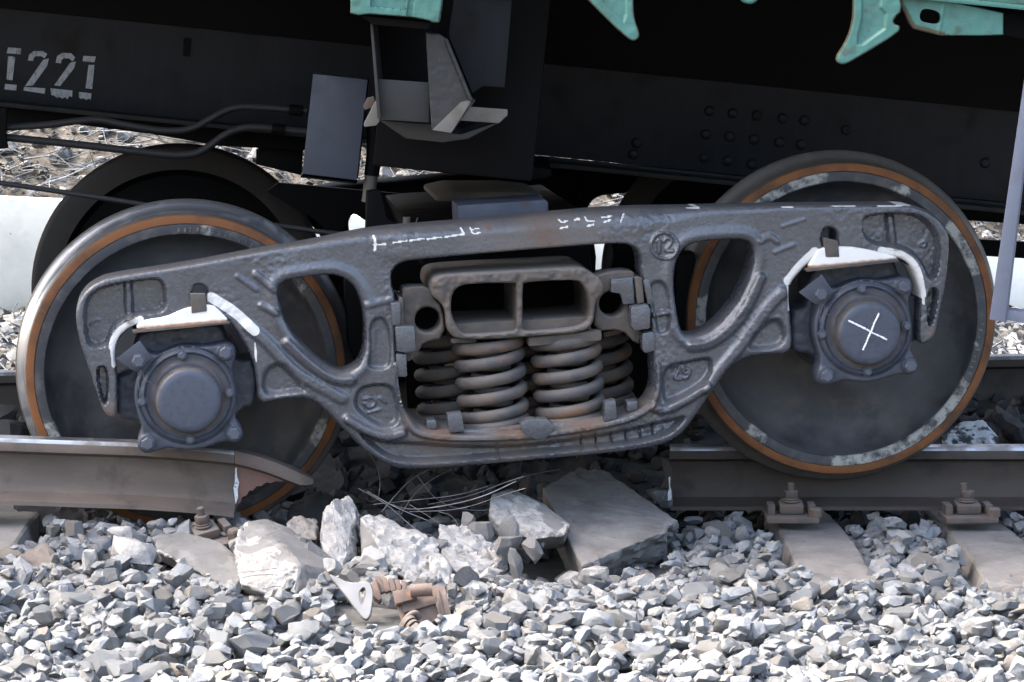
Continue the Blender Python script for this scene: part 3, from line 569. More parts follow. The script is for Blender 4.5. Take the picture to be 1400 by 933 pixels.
whR = wheelset(1151, 437, -1.0, [(92, 138), (58, 74), (14, 46), (262, 338), (344, 354), (225, 242), (165, 195)], ('flange', 'flange'))
# raised casting marks stamped in the rims
def rim_marks(wh, angs):
    bm = bmesh.new()
    for k, a in enumerate(angs):
        a = R(a)
        for q in range(random.choice((1, 2, 2))):
            rr = 0.386 + 0.0095 * q * 0.6 + random.uniform(-0.001, 0.001)
            box_bm(bm, (rr * math.cos(a), -0.001, rr * math.sin(a)), (random.choice((0.003, 0.008)), 0.004, random.choice((0.0025, 0.005))), Matrix.Rotation(-a, 3, 'Y'))
    frombm('cast_mark', bm, 'flange', wh)['kind'] = 'stuff'
rim_marks(whL, [63, 65.5, 68, 72, 74, 76.5, 79, 82, 85, 88, 90, 92.5]); rim_marks(whR, [328, 330, 332.5, 337, 339.5, 342, 344, 347, 352, 355, 357.5])

# axle boxes (built once round (0,0) in pixels, copied to the other wheel)
def make_axle_box():
    body = [(-70, -80), (-45, -90), (40, -97), (52, -92), (62, -60), (72, -44), (98, -45), (97, 18), (74, 24), (60, 60), (-50, 60), (-66, 38), (-88, 36), (-95, 28), (-95, -22), (-88, -26), (-72, -30)]
    ab = relief('axle_box', body, [], lambda X, Y, a, b: fillet(a, 7) + 2 * vnoise(X, Y, 9, 31) + 1.2 * vnoise(X, Y, 4, 32), None, 0.075, 0.235, 2.2, 'box', bogie, 38, it=1, attrf=lambda X, Y, a, b: {'rust': 0.35 * np.exp(-(Y + 90) ** 2 / 300)})
    cov = [(-72, -64), (-60, -66), (-40, -56), (-20, -66), (0, -71), (20, -68), (40, -70), (56, -74), (67, -69), (69, -55), (62, -38), (68, -18), (70, 0), (69, 18), (66, 30), (76, 44), (78, 58), (68, 66), (52, 62), (36, 68), (14, 74), (-8, 74), (-24, 70), (-38, 74), (-54, 79), (-66, 73), (-67, 58), (-60, 44), (-66, 24), (-71, 4), (-70, -18), (-64, -34), (-72, -46)]
    def ch(X, Y, a, b):
        r = np.hypot(X - 3, Y + 1); q = np.zeros(X.shape)
        q += 1.2 * np.exp(-((r - 66.5) / 1.2) ** 2) * -2.2                # joint line
        q += 3.0 * (1 - sstep(60, 65, r)) - 4.0 * (sstep(46, 52, r) * (1 - sstep(57, 61, r)))
        for bx, by in ((-64, -52), (54, -61), (64.5, 50.5), (-53.5, 62.5)): q += 3 * (1 - sstep(9, 13, np.hypot(X - bx, Y - by)))
        return fillet(a, 4) + q + 0.8 * vnoise(X, Y, 8, 33)
    relief('cover', cov, [], ch, None, -0.002, 0.074, 1.3, 'box', ab, 38, it=2, attrf=lambda X, Y, a, b: {'rust': 0.7 * np.exp(-((np.hypot(X - 3, Y + 1) - 50) / 7) ** 2)})
    c = lathe('end_cap', [(0.0, -0.042, 0), (0.066, -0.042, 0), (0.079, -0.0408, 0), (0.085, -0.037, 1), (0.0885, -0.029, 1), (0.090, -0.012, 1), (0.092, 0.001, 1), (0.100, 0.003, 1)], ['cap', 'dome_side'], ab, 72, 50)
    c.location = (3.5 * PX, -0.004, -3 * PX)
    for bx, by in ((-64, -52), (54, -61), (64.5, 50.5), (-53.5, 62.5)):
        bm = bmesh.new(); off = -0.010 if bx != -64 else -0.018
        hexbolt(bm, (0, 0, 0), 0.0185, 0.017, rot=random.random(), flange=1.12); b = frombm('bolt', bm, 'bolt_grey', ab, 35); b.location = (bx * PX, off, -by * PX)
    for bx, by in ((-5, -58), (59, -5), (5, 58), (-60, 5)):
        bm = bmesh.new(); hexbolt(bm, (0, 0, 0), 0.0105, 0.013, rot=random.random(), flange=1.25); b = frombm('bolt', bm, 'bolt_grey', ab, 35); b.location = (bx * PX, -0.007, -by * PX)
    bm = bmesh.new(); prism_bm(bm, [Vector((x * PX, -0.018, -y * PX)) for x, y in [(-94, -54), (-62, -79), (-45, -55), (-66, -37), (-72, -38)]], (0, 0.012, 0), 0.002); frombm('locking_plate', bm, 'box', ab, 30)
    for P in ([(-62, -40), (-61, -32), (-65, -22), (-63, -8), (-58, 0), (-57, 4)], [(-60, -38), (-56, -28), (-61, -15), (-64, -2), (-61, 4)], [(-60, -22), (-53, -24), (-47, -21)]):
        pts = smooth_path([(x * PX, -0.019 - 0.003 * (i % 2), -y * PX) for i, (x, y) in enumerate(P)], 2); tube('lock_wire', pts, 0.0012, 'bolt_grey', ab, 6)
    return ab
abL = make_axle_box(); P = loc(254.5, 542.5, MB, 0.0); abL.location = P
abR = copy_tree(abL, bogie); P = loc(1181, 451, MB, 0.0); abR.location = P
abR['label'] = 'axle box with a white chalk cross on its cap'
for A, B in (((-27, -16), (28, 12)), ((16, -26), (-6, 26))):
    n = 60; wob = np.cumsum(rng.normal(0, 0.25, n)); pth = [((A[0] + (B[0] - A[0]) * t + 0.25 * math.sin(t * 17) + rng.normal(0, 0.12)) * PX, -0.0468, -(A[1] + (B[1] - A[1]) * t + 0.3 * math.sin(t * 11 + 1) + rng.normal(0, 0.12)) * PX) for i, t in enumerate(np.linspace(0, 1, n))]
    tube('chalk_stroke', pth, np.abs(rng.normal(0.0020, 0.0006, n)) + 0.0008, 'chalk', abR, 6)
# white-painted wear adapters between box and frame
def adapter(pts, low, nm='white_adapter', w0=-0.012):
    lo = np.array(low, float)
    return relief(nm, pts, [], lambda X, Y, a, b: fillet(a, 2) + 1.0 * vnoise(X, Y, 14, 41), MB, w0, 0.15, 1.3, 'white', bogie, 35, it=1,
        attrf=lambda X, Y, a, b: {'edge': np.clip(1.0 - (segdist(X, Y, lo, False)) / 7, 0, 1) * 1.2})
adapter([(186, 444), (200, 437), (226, 434), (250, 423), (262, 420), (290, 416), (303, 428), (314, 440), (302, 444), (260, 447), (188, 453)], [(184, 452), (314, 440)])
adapter([(1104, 366), (1112, 352), (1122, 338), (1160, 337), (1190, 342), (1224, 350), (1229, 356), (1205, 360), (1160, 365), (1112, 369)], [(1102, 368), (1230, 356)])
def shim(pts, w0=-0.016): return plate('adapter_shim', pts, MB, w0, 0.16, 'spring', bogie, 0.001)
shim([(181, 452), (314, 440), (314, 443), (182, 456)]); shim([(1102, 368), (1228, 354), (1229, 358), (1103, 372)])
def keytab(pts): return plate('key_tab', pts, MB, -0.014, 0.02, 'rust_light', bogie, 0.003)
keytab([(260, 402), (281, 402), (283, 426), (262, 429)]); keytab([(1126, 325), (1146, 330), (1148, 352), (1129, 352)])
# brake gear seen dark between the wheels
plate('brake_beam', [(395, 338), (990, 300), (990, 322), (395, 362)], MB, 0.62, 0.70, 'black', bogie, 0.004)
plate('brake_beam', [(380, 352), (470, 346), (470, 372), (380, 376)], MB, 1.1, 1.18, 'black', bogie, 0.004)
for pts, a in (([(472, 385), (500, 372), (506, 470), (490, 500), (476, 470)], 0.30), ([(925, 350), (950, 345), (938, 450), (922, 470)], 0.30)): plate('brake_shoe', pts, MB, a, a + 0.09, 'black', bogie, 0.006)
o = tube('brake_bolt', [loc(556, 315, MB, 0.30), loc(556, 297, MB, 0.30)], 0.011, 'spring', bogie, 8)
plate('brake_hanger', [(502, 262), (520, 260), (530, 300), (560, 312), (590, 312), (640, 300), (640, 330), (500, 345)], MB, 0.40, 0.46, 'black', bogie, 0.006)
tube('brake_pin', [loc(564, 318, MB, 0.3), loc(571, 298, MB, 0.3)], 0.0016, 'wire', bogie, 5)

plate('window_blackout', [(520, 345), (812, 330), (815, 352), (814, 372), (836, 371), (840, 352), (838, 330), (900, 325), (900, 380), (520, 400)], MB, 0.95, 1.0, 'black', bogie, 0.001)  # added black sheet, keeps the bright background out of the frame window
plate('spring_blackout', [(545, 400), (895, 380), (900, 560), (560, 585)], MB, 0.62, 0.64, 'black', bogie, 0.001)  # black sheet added behind the springs to close the bright gaps
# ------------------------------------------------------------------ the wagon above (tilted nose down to the right)
MW = Matrix.Translation((0, 0.8, 1.0)) @ Matrix.Rotation(R(5.8), 4, 'Y')
wagon = empty('freight_wagon', 'underside of a black and teal open freight wagon resting tilted above the bogie', 'wagon', MW)
def wl(px, py, Y): return loc(px, py, MW, Y - 0.8)
def wbox(name, x0, x1, Y0, Y1, z0, z1, mat, parent=None, bev=0.004):
    bm = bmesh.new(); box_bm(bm, ((x0 + x1) / 2, (Y0 + Y1) / 2 - 0.8, (z0 + z1) / 2), (abs(x1 - x0), abs(Y1 - Y0), abs(z1 - z0)), None, bev)
    return frombm(name, bm, mat, parent or wagon, 30)
def wplate(name, pts, Y0, th, mat, parent=None, bev=0.003): return plate(name, pts, MW, Y0 - 0.8, Y0 - 0.8 + th, mat, parent or wagon, bev)
ZS = float(wl(1350, 9, -0.80)[2])                       # underside of the side sill
zt = float(wl(0, 11, 0.62)[2]); zb = float(wl(140, 152, 0.62)[2])
XL, XR = -10.0, 2.75
sill = wbox('center_sill', XL, XR, 0.62, 0.635, zb, ZS + 0.06, 'sill')
wbox('sill_flange', XL, -0.42, 0.53, 0.619, zb - 0.012, zb + 0.002, 'edge_dust', sill)
zb2 = float(wl(1000, 246, 0.62)[2])
wbox('sill_flange', 0.10, XR, 0.53, 0.619, zb2 - 0.012, zb2 + 0.002, 'edge_dust', sill)
wbox('sill_web', 0.10, XR, 0.62, 0.633, zb2, zb - 0.001, 'sill', sill)
wbox('center_sill', XL, XR, 0.965, 0.98, zb - 0.02, ZS + 0.06, 'black')
wbox('sill_angle', XL, XR, 0.596, 0.619, zt + 0.0, ZS + 0.05, 'black', sill)
# rivets on the right of the sill
def rivet(px, py):
    P = wl(px, py, 0.618); bm = bmesh.new(); bmesh.ops.create_uvsphere(bm, u_segments=12, v_segments=6, radius=0.0165, matrix=Matrix.Translation(P) @ Matrix.Diagonal((1, 0.42, 1, 1)))
    return frombm('rivet', bm, 'sill', sill, 60)
for p in [(970, 152), (1002, 155), (1035, 158), (965, 184), (998, 187), (1031, 191), (963, 216), (995, 220), (1028, 225), (1070, 162), (1100, 165), (1066, 195), (1096, 198), (1157, 178), (1347, 223), (870, 196), (866, 211)]: rivet(*p)
wplate('sill_slot', [(251, 52), (261, 53), (259, 78), (250, 77)], 0.612, 0.007, 'black', sill, 0.001)
# stencilled number on the sill
DG = [[(11, 65), (29, 66.5), (28, 74.5), (9, 73)], [(11, 77), (21, 78), (17, 110), (9, 109)], [(7, 115), (23, 116.5), (22, 124), (6, 122.5)],
      [(38, 83), (40, 75), (46, 70), (58, 70), (64.5, 74), (61, 80), (56, 77), (49, 77), (46, 79), (45.5, 83.5)], [(59, 82), (67, 80), (64, 91), (45, 117), (34, 118)], [(33, 119), (62, 121), (61, 128.5), (32, 124)],
      [(76, 86), (78, 77), (85, 72.5), (97, 73), (103, 79), (99, 84), (94, 80), (87, 80), (84, 82), (83.5, 87)], [(96, 86), (104, 84), (101, 94), (82, 118), (74, 117)], [(69, 121), (99, 124), (98.5, 133), (95, 131.5), (92, 136), (89, 133), (85, 135), (81, 132.5), (78, 134), (74, 131), (70, 130)],
      [(114, 76.5), (131, 77.5), (129, 85.5), (113, 84)], [(121, 89), (129, 89), (126, 122), (117, 121)], [(108, 126), (125, 128), (124, 136.5), (121, 135), (118, 137), (114, 134.5), (111, 135.5), (108, 133.5)]]
for g in DG: wplate('stencil_mark', g, 0.6175, 0.002, 'stencil', sill, 0)
# floor, cross bearers, side sill and side wall of the wagon: they shut out the sky
wbox('floor', XL, XR, -0.62, 2.25, ZS + 0.09, ZS + 0.13, 'black')
wbox('side_sill', XL, XR, -0.80, -0.66, ZS, ZS + 0.012, 'teal'); wbox('side_sill', XL, XR, -0.80, -0.785, ZS + 0.0135, ZS + 0.16, 'teal')
wbox('side_sill', XL, XR, 2.26, 2.40, ZS, ZS + 0.16, 'black')
wbox('side_wall', XL, XR, -0.76, -0.74, ZS + 0.165, ZS + 2.2, 'teal'); wbox('side_wall', XL, XR, 2.34, 2.36, ZS + 0.165, ZS + 2.2, 'teal')
wbox('end_wall', XR - 0.04, XR - 0.001, -0.735, 2.335, ZS + 0.165, ZS + 2.2, 'teal')
for k in range(9): wbox('wall_rib', XL + 0.4 + k * 1.5, XL + 0.5 + k * 1.5, -0.84, -0.765, ZS + 0.17, ZS + 2.15, 'teal')
for x in (-3.2, -1.75, 1.35, 2.4): wbox('cross_bearer', x, x + 0.012, -0.65, 2.25, ZS - 0.22 if x < 0 else ZS - 0.05, ZS + 0.089, 'black')
# body bolster: a box girder across the wagon over the bogie
x0 = float(wl(515, 100, -0.4)[0]); x1 = float(wl(742, 100, -0.2)[0])
wbox('body_bolster', x0 + 0.01, x1, -0.30, 0.60, zb - 0.015, ZS + 0.08, 'black', None, 0.01)
wbox('body_bolster', x0 + 0.01, x1, 0.64, 0.96, zb - 0.05, ZS + 0.08, 'black', None, 0.01); wbox('body_bolster', x0 + 0.01, x1, 0.985, 2.2, zb - 0.01, ZS + 0.08, 'black', None, 0.01)
wplate('bolster_flange', [(540, 200), (752, 232), (755, 240), (740, 246), (600, 236), (540, 214)], 0.1, 0.5, 'black')
# the bracket at the end of the body bolster
br = wplate('bracket_plate', [(516, 108), (587, 113), (587, 168), (519, 164)], -0.70, 0.014, 'bracket')
wplate('bracket_side', [(506, 33), (510, 33), (521, 163), (516, 163)], -0.735, 0.45, 'bracket', br)
def gh(X, Y, a, b):
    return fillet(a, 1.5) + 5 * (1 - sstep(3.5, 5.5, segdist(X, Y, [(583, 46), (611, 52), (644, 134)], False))) * (sstep(605, 612, X)) + 0.8 * vnoise(X, Y, 6, 51)
relief('gusset', [(582, 45), (600, 47), (612, 54), (645, 134), (650, 138), (617, 182), (606, 182), (590, 177), (588, 150)], [], gh, MW, -1.535, -1.505, 1.4, 'bracket', br, 30, it=0)
wplate('gusset_foot', [(617, 182), (591, 178), (630, 140), (646, 136)], -0.738, 0.012, 'bracket_pale', br, 0.001)
wplate('bracket_foot', [(628, 165), (640, 146), (694, 150), (694, 158), (682, 169)], -0.62, 0.012, 'bracket_pale', br)
wplate('bracket_floor', [(519, 165), (590, 170), (600, 180), (630, 184), (690, 164), (640, 190), (605, 195), (555, 190)], -0.60, 0.4, 'bracket', br)
wplate('bracket_ear', [(497, 170), (512, 140), (519, 134), (519, 166), (514, 172), (498, 174)], -0.69, 0.012, 'bracket_pale', br)
wplate('rusty_tab', [(496, 146), (502, 134), (511, 132), (513, 138), (509, 147), (499, 151)], -0.55, 0.02, 'bolt', br)
wplate('bracket_web', [(512, 30), (590, 34), (590, 116), (518, 112)], -0.42, 0.01, 'black', br)
wplate('bracket_cover', [(620, 0), (700, 0), (690, 120), (660, 118), (646, 128), (613, 48)], -0.46, 0.02, 'sill', br)
def th(X, Y, a, b):
    return fillet(a, 2) + 6 * (sdf(X, Y, [(506, -20), (553, -20), (556, 15), (507, 9)]) < 0) * 1.0 - 4 * (1 - sstep(2, 5, np.abs(X - 563 + 0.15 * Y))) + 1.5 * vnoise(X, Y, 8, 52)
tb = relief('stake_pocket', [(480, -25), (606, -25), (603, 12), (600, 31), (592, 31), (586, 28), (566, 24), (505, 19), (490, 21), (479, 18)], [], th, MW, -1.62, -1.45, 1.3, 'teal', wagon, 30, it=0, attrf=lambda X, Y, a, b: {'edge': np.clip(1 - a / 5, 0, 1) * (Y > 8) * 0.6})
wplate('pocket_floor', [(492, 21), (590, 31), (583, 40), (510, 34)], -0.78, 0.3, 'black', tb)
# hatch hooks and hatch arm, teal
def hook(pts, rec, Y, lab=None):
    def hh(X, Y_, a, b): return fillet(a, 3) - 4 * sstep(-1, 3, sdf(X, Y_, rec)) + 0.8 * vnoise(X, Y_, 9, 53)
    return relief('hatch_hook', pts, [], hh, MW, Y - 0.8, Y - 0.77, 1.2, 'teal', wagon, 35, it=1, attrf=lambda X, Y_, a, b: {'edge': np.clip(1 - a / 5, 0, 1) * 0.75})
hook([(785, -18), (866, -18), (866, 12), (868, 28), (874, 44), (874, 52), (867, 57), (858, 53), (840, 37), (803, 0)], [(815, -20), (857, -20), (857, 20), (853, 32), (825, 4)], -0.80)
hook([(1166, -15), (1167, 20), (1163, 42), (1154, 62), (1143, 78), (1145, 87), (1155, 89), (1172, 80), (1228, 46), (1232, 36), (1221, 32), (1224, 24), (1234, 15), (1228, -15)], [(1178, -16), (1207, -16), (1204, 10), (1212, 18), (1211, 40), (1180, 62), (1172, 62), (1172, 50), (1178, 25)], -0.80)
def ah(X, Y_, a, b): return fillet(a, 2) + 1.5 * (1 - sstep(1, 4, np.abs(X - 1292 + 0.2 * Y_))) + 0.8 * vnoise(X, Y_, 9, 54)
relief('hatch_arm', [(1222, -12), (1230, 6), (1237, 18), (1243, 32), (1249, 40), (1266, 44), (1286, 49), (1310, 49), (1345, 49), (1372, 48), (1372, 18), (1300, 2), (1290, -12)], [[(1257, 20), (1262, 11), (1282, 15), (1287, 22), (1284, 34), (1264, 31), (1258, 28)]], ah, MW, -1.575, -1.555, 1.2, 'teal', wagon, 30, it=0, attrf=lambda X, Y_, a, b: {'edge': np.clip(1 - a / 8, 0, 1) * 0.7 * (X < 1300) + 0.35 * (X < 1292)})
wplate('hatch_arm_web', [(1372, 18), (1430, 22), (1430, 60), (1372, 48)], -0.70, 0.02, 'black')
relief('hatch_lug', [(1008, -12), (1040, -12), (1036, 2), (1026, 7), (1014, 3)], [], lambda X, Y_, a, b: fillet(a, 4), MW, -1.60, -1.55, 1.2, 'teal', wagon, 35, attrf=lambda X, Y_, a, b: {'edge': np.clip(1 - a / 8, 0, 1) * .2})
# grey plate hanging beside the pipes
pp = wplate('hanging_panel', [(428, 101), (503, 109), (488, 247), (413, 238)], -0.05, 0.10, 'panel', None, 0.004)
wplate('panel_edge', [(411, 241), (487, 250), (487, 252), (411, 243)], -0.052, 0.1, 'black', pp, 0)
# pipes
def wpipe(name, pts, Y, r, mat='pipe', it=3, n=12):
    P = smooth_path([wl(x, y, Y if not isinstance(Y, list) else Y[i]) for i, (x, y) in enumerate(pts)], it); return tube(name, P, r, mat, wagon, n)
wpipe('brake_pipe', [(-60, 178), (60, 172), (110, 165), (135, 163), (165, 170), (225, 180), (262, 178), (292, 160), (318, 147), (345, 146), (420, 152)], 0.40, 0.0105)
wpipe('brake_pipe', [(-60, 180), (5, 188), (100, 197), (200, 209), (255, 214), (280, 206), (308, 183), (335, 174), (365, 175), (420, 181)], 0.40, 0.0115)
for x, y in ((396, 150), (372, 176)): wpipe('pipe_union', [(x, y), (x + 18, y + 2)], 0.40, 0.0165, 'black', 0)
wplate('pipe_hanger', [(-30, 148), (9, 148), (8, 190), (11, 203), (-30, 207)], 0.36, 0.02, 'black')
wplate('brake_lever', [(-80, 138), (420, 168), (420, 206), (300, 200), (210, 184), (100, 170), (-80, 172)], 0.66, 0.03, 'black')
wpipe('brake_rod', [(-80, 240), (0, 250), (160, 274), (320, 300), (470, 322), (540, 326)], 0.10, 0.0075, 'pipe', 1)
wpipe('hose_fitting', [(512, 172), (511, 215), (508, 240)], 0.0, 0.022, 'black', 0); wpipe('hose_cock', [(508, 240), (506, 252), (504, 272), (503, 277)], 0.0, 0.019, 'bracket_pale', 0)
wplate('brake_cylinder_bracket', [(380, 182), (415, 186), (412, 240), (350, 225), (350, 205)], 0.72, 0.03, 'black')
wplate('brake_rigging', [(380, 250), (600, 270), (600, 300), (530, 320), (480, 290), (460, 330), (430, 300), (400, 284), (365, 262)], 0.90, 0.03, 'black')
# ladder at the corner, blue grey
la = empty('boarding_ladder', 'x', 'x', I4); del la['label']; del la['category']; la.parent = wagon
plate('stile', [(1423, -45), (1433, -45), (1374, 441), (1353, 437)], MW, -1.60, -1.594, 'bluegrey', la, 0.001)
plate('stile_flange', [(1431, -45), (1434, -45), (1377, 440), (1373, 440)], MW, -1.592, -1.555, 'bluegrey', la, 0.001)
plate('rung', [(1372, 423), (1440, 432), (1440, 448), (1370, 437)], MW, -1.59, -1.58, 'bluegrey', la, 0.001)
plate('rung_flange', [(1372, 421), (1440, 430), (1440, 433), (1372, 424)], MW, -1.578, -1.54, 'bluegrey', la, 0.001)

wplate('cross_beam', [(860, 300), (1440, 333), (1440, 356), (860, 322)], 2.28, 0.03, 'black')
wplate('truss', [(1300, 268), (1440, 282), (1440, 310), (1300, 300)], 2.1, 0.03, 'black')
# ------------------------------------------------------------------ track
SEC = [(-.0365, -.012), (-.030, -.002), (-.012, 0), (.012, 0), (.030, -.002), (.0365, -.012), (.0375, -.036), (.014, -.047), (.0095, -.062), (.009, -.10), (.0105, -.13), (.020, -.150), (.050, -.162), (.074, -.169), (.075, -.18),
       (-.075, -.18), (-.074, -.169), (-.050, -.162), (-.020, -.150), (-.0105, -.13), (-.009, -.10), (-.0095, -.062), (-.014, -.047), (-.0375, -.036)]
TOPF = {0, 1, 2, 3, 4}
def rail_geo(stations, sec):
    V, Fc, mi = [], [], []; n = len(sec); k = len(stations)
    for (x, y, z, sc) in stations:
        for (a, b) in sec: V.append((x, y + a * sc, z + b * sc))
    for i in range(k - 1):
        for j in range(n):
            j2 = (j + 1) % n; Fc.append((i * n + j, i * n + j2, (i + 1) * n + j2, (i + 1) * n + j)); mi.append(1 if j in TOPF else 0)
    Fc.append(tuple(range(n - 1, -1, -1))); mi.append(2); Fc.append(tuple((k - 1) * n + j for j in range(n))); mi.append(2)
    return V, Fc, mi
def rail(name, stations, mat, label, attrs=None):
    V, Fc, mi = rail_geo(stations, SEC); o = mesh(name, V, Fc, [mat, 'railtop', 'fracture'], None, 38, mi, attrs(V) if attrs else None); return tag(o, label, 'rail')
YL = -0.467
def lst(px, py, Y=YL, s=1.0): p = at(px, py, Y - 0.02); return (float(p[0]), Y, float(p[2]), s)
a0 = lst(0, 597.5); a1 = lst(188, 604); sl_ = (a1[2] - a0[2]) / (a1[0] - a0[0])
sts = [(a0[0] - 7, YL, a0[2] - 7 * sl_ * .2, 1), (a0[0] - 1, YL, a0[2] - 1 * sl_, 1), a0, lst(100, 601), a1, lst(250, 608), lst(300, 612.5), lst(321, 615)]
railL = rail('rail', sts, 'rail', 'near rail left of the break, its web ending in a rusty fracture', lambda V: {'rust': [max(0, min(1, (v[0] + 0.90) / 0.2)) * 0.45 for v in V]})
HEAD = SEC[:8] + SEC[22:]
hs = [lst(321.5, 615), lst(335, 618), lst(350, 622), lst(366, 627), lst(382, 633), lst(396, 639, YL, 0.98), lst(410, 646, YL, 0.9), lst(420, 651, YL, 0.7), lst(428, 656, YL, 0.35)]
V, Fc, mi = rail_geo(hs, HEAD); mesh('rail_head', V, Fc, ['rail', 'rail', 'fracture'], railL, 38, mi, {'rust': [0.35] * len(V)})
o = plate('torn_web', [(321, 634), (345, 637), (370, 644), (397, 655), (391, 656), (386, 659), (377, 658), (370, 661), (364, 660), (357, 665), (351, 665), (346, 671), (341, 671), (337, 678), (331, 680), (329, 687), (325, 690), (322, 697)], I4, YL - 0.010, YL + 0.010, 'rail', railL, 0.001)
o.data.attributes.new('rust', 'FLOAT', 'POINT').data.foreach_set('value', [0.5] * len(o.data.vertices))
plate('paint_mark', [(321.5, 641), (323.5, 639), (324, 652), (327, 660), (325, 668), (325.5, 680), (322, 690), (320.5, 676), (319, 668), (321, 660)], I4, YL - 0.0225, YL - 0.0205, 'whitepaint', railL, 0)
xr = float(at(916, 640, -0.03)[0])
stR = [(xr, 0, 0, 1), (xr + 0.4, 0, 0, 1), (1.2, 0, 0.0, 1), (9.0, 0, 0.0, 1)]
railR = rail('rail', stR, 'rail_dark', 'near rail under the right wheel, broken end with a white paint streak')
plate('torn_web', [(904, 628), (918, 627), (918, 692), (884, 676), (886, 671), (903, 668), (909, 655)], I4, -0.010, 0.010, 'rail_dark', railR, 0.001)
plate('torn_foot', [(884, 674), (900, 670), (920, 672), (920, 697), (905, 694)], I4, -0.072, -0.02, 'fracture', railR, 0.002)
plate('paint_mark', [(914, 653), (916.5, 652), (916, 664), (918, 672), (918.5, 683), (913, 685), (913, 674), (915, 668)], I4, -0.0775, -0.0755, 'whitepaint', railR, 0)
pf0 = at(0, 507, 1.30); pf1 = at(1380, 485, 1.56)
dx = (pf1 - pf0); rail('rail', [tuple(pf0 - dx * 2.5) + (1,), tuple(pf0) + (1,), tuple(pf1) + (1,), tuple(pf1 + dx * 2.5) + (1,)], 'rail_dark', 'far rail behind the bogie with a blue-white shiny top')

# terrain under the stones
def gnd(x, y):
    x = np.asarray(x, float); y = np.asarray(y, float)
    l = 1 - sstep(-0.5, 0.35, x); m = np.exp(-((x + 0.05) / 0.45) ** 2) * sstep(-1.3, -0.9, y) * (1 - sstep(-0.35, 0.0, y))
    h = -0.262 - 0.03 * sstep(-0.9, -2.6, y) * 0 + 0.060 * l * (1 - sstep(-0.35, 0.1, y)) * sstep(-2.2, -0.7, y) - 0.075 * m
    h = h - 0.05 * sstep(-0.3, 0.3, y) * (1 - sstep(0.9, 1.3, y)) + 0.13 * sstep(0.9, 1.4, y) - 0.02 * (1 - sstep(-2.6, -1.2, y))
    return h
def terrain(name, x0, x1, y0, y1, nx, ny, fn, mat):
    X, Y = np.meshgrid(np.linspace(x0, x1, nx), np.linspace(y0, y1, ny), indexing='ij'); Z = fn(X, Y)
    V = np.stack([X, Y, Z], -1).reshape(-1, 3); i = np.arange(nx * ny).reshape(nx, ny)
    Q = np.stack([i[:-1, :-1], i[1:, :-1], i[1:, 1:], i[:-1, 1:]], -1).reshape(-1, 4)
    return struct(mesh(name, V, Q, mat, None, 60))
bed = terrain('ballast_bed', -6, 6, -3.4, 4.6, 160, 120, lambda X, Y: gnd(X, Y) + 0.012 * vnoise(X + 50, Y + 50, 0.12, 61), 'bed')
g = 900.0
struct(mesh('ground', [(-g, -g, -0.34), (g, -g, -0.34), (g, g, -0.34), (-g, g, -0.34)], [(0, 1, 2, 3)], 'ground'))
wz = lambda x: 0.335 - 0.085 * (np.asarray(x) + 2.1)
emb = terrain('embankment', -9, 9, 4.52, 16, 180, 120, lambda X, Y: np.minimum(wz(np.clip(X, -3, 3)) - 0.02 + (Y - 4.55) * 0.55, 5.0) + 0.10 * vnoise(X + 50, Y, 0.6, 62) * sstep(4.6, 5.0, Y) + 0.04 * vnoise(X + 50, Y, 0.15, 63), 'soil')
wp = plate('concrete_wall', [(-900, 222), (0, 271), (110, 276), (700, 309), (1400, 353), (2300, 405), (2300, 470), (1400, 452), (700, 440), (0, 430), (-900, 420)], I4, 4.40, 4.52, 'wall', None, 0.004)
tag(wp, 'whitewashed low concrete wall along the foot of the bank behind the wagon', 'wall')

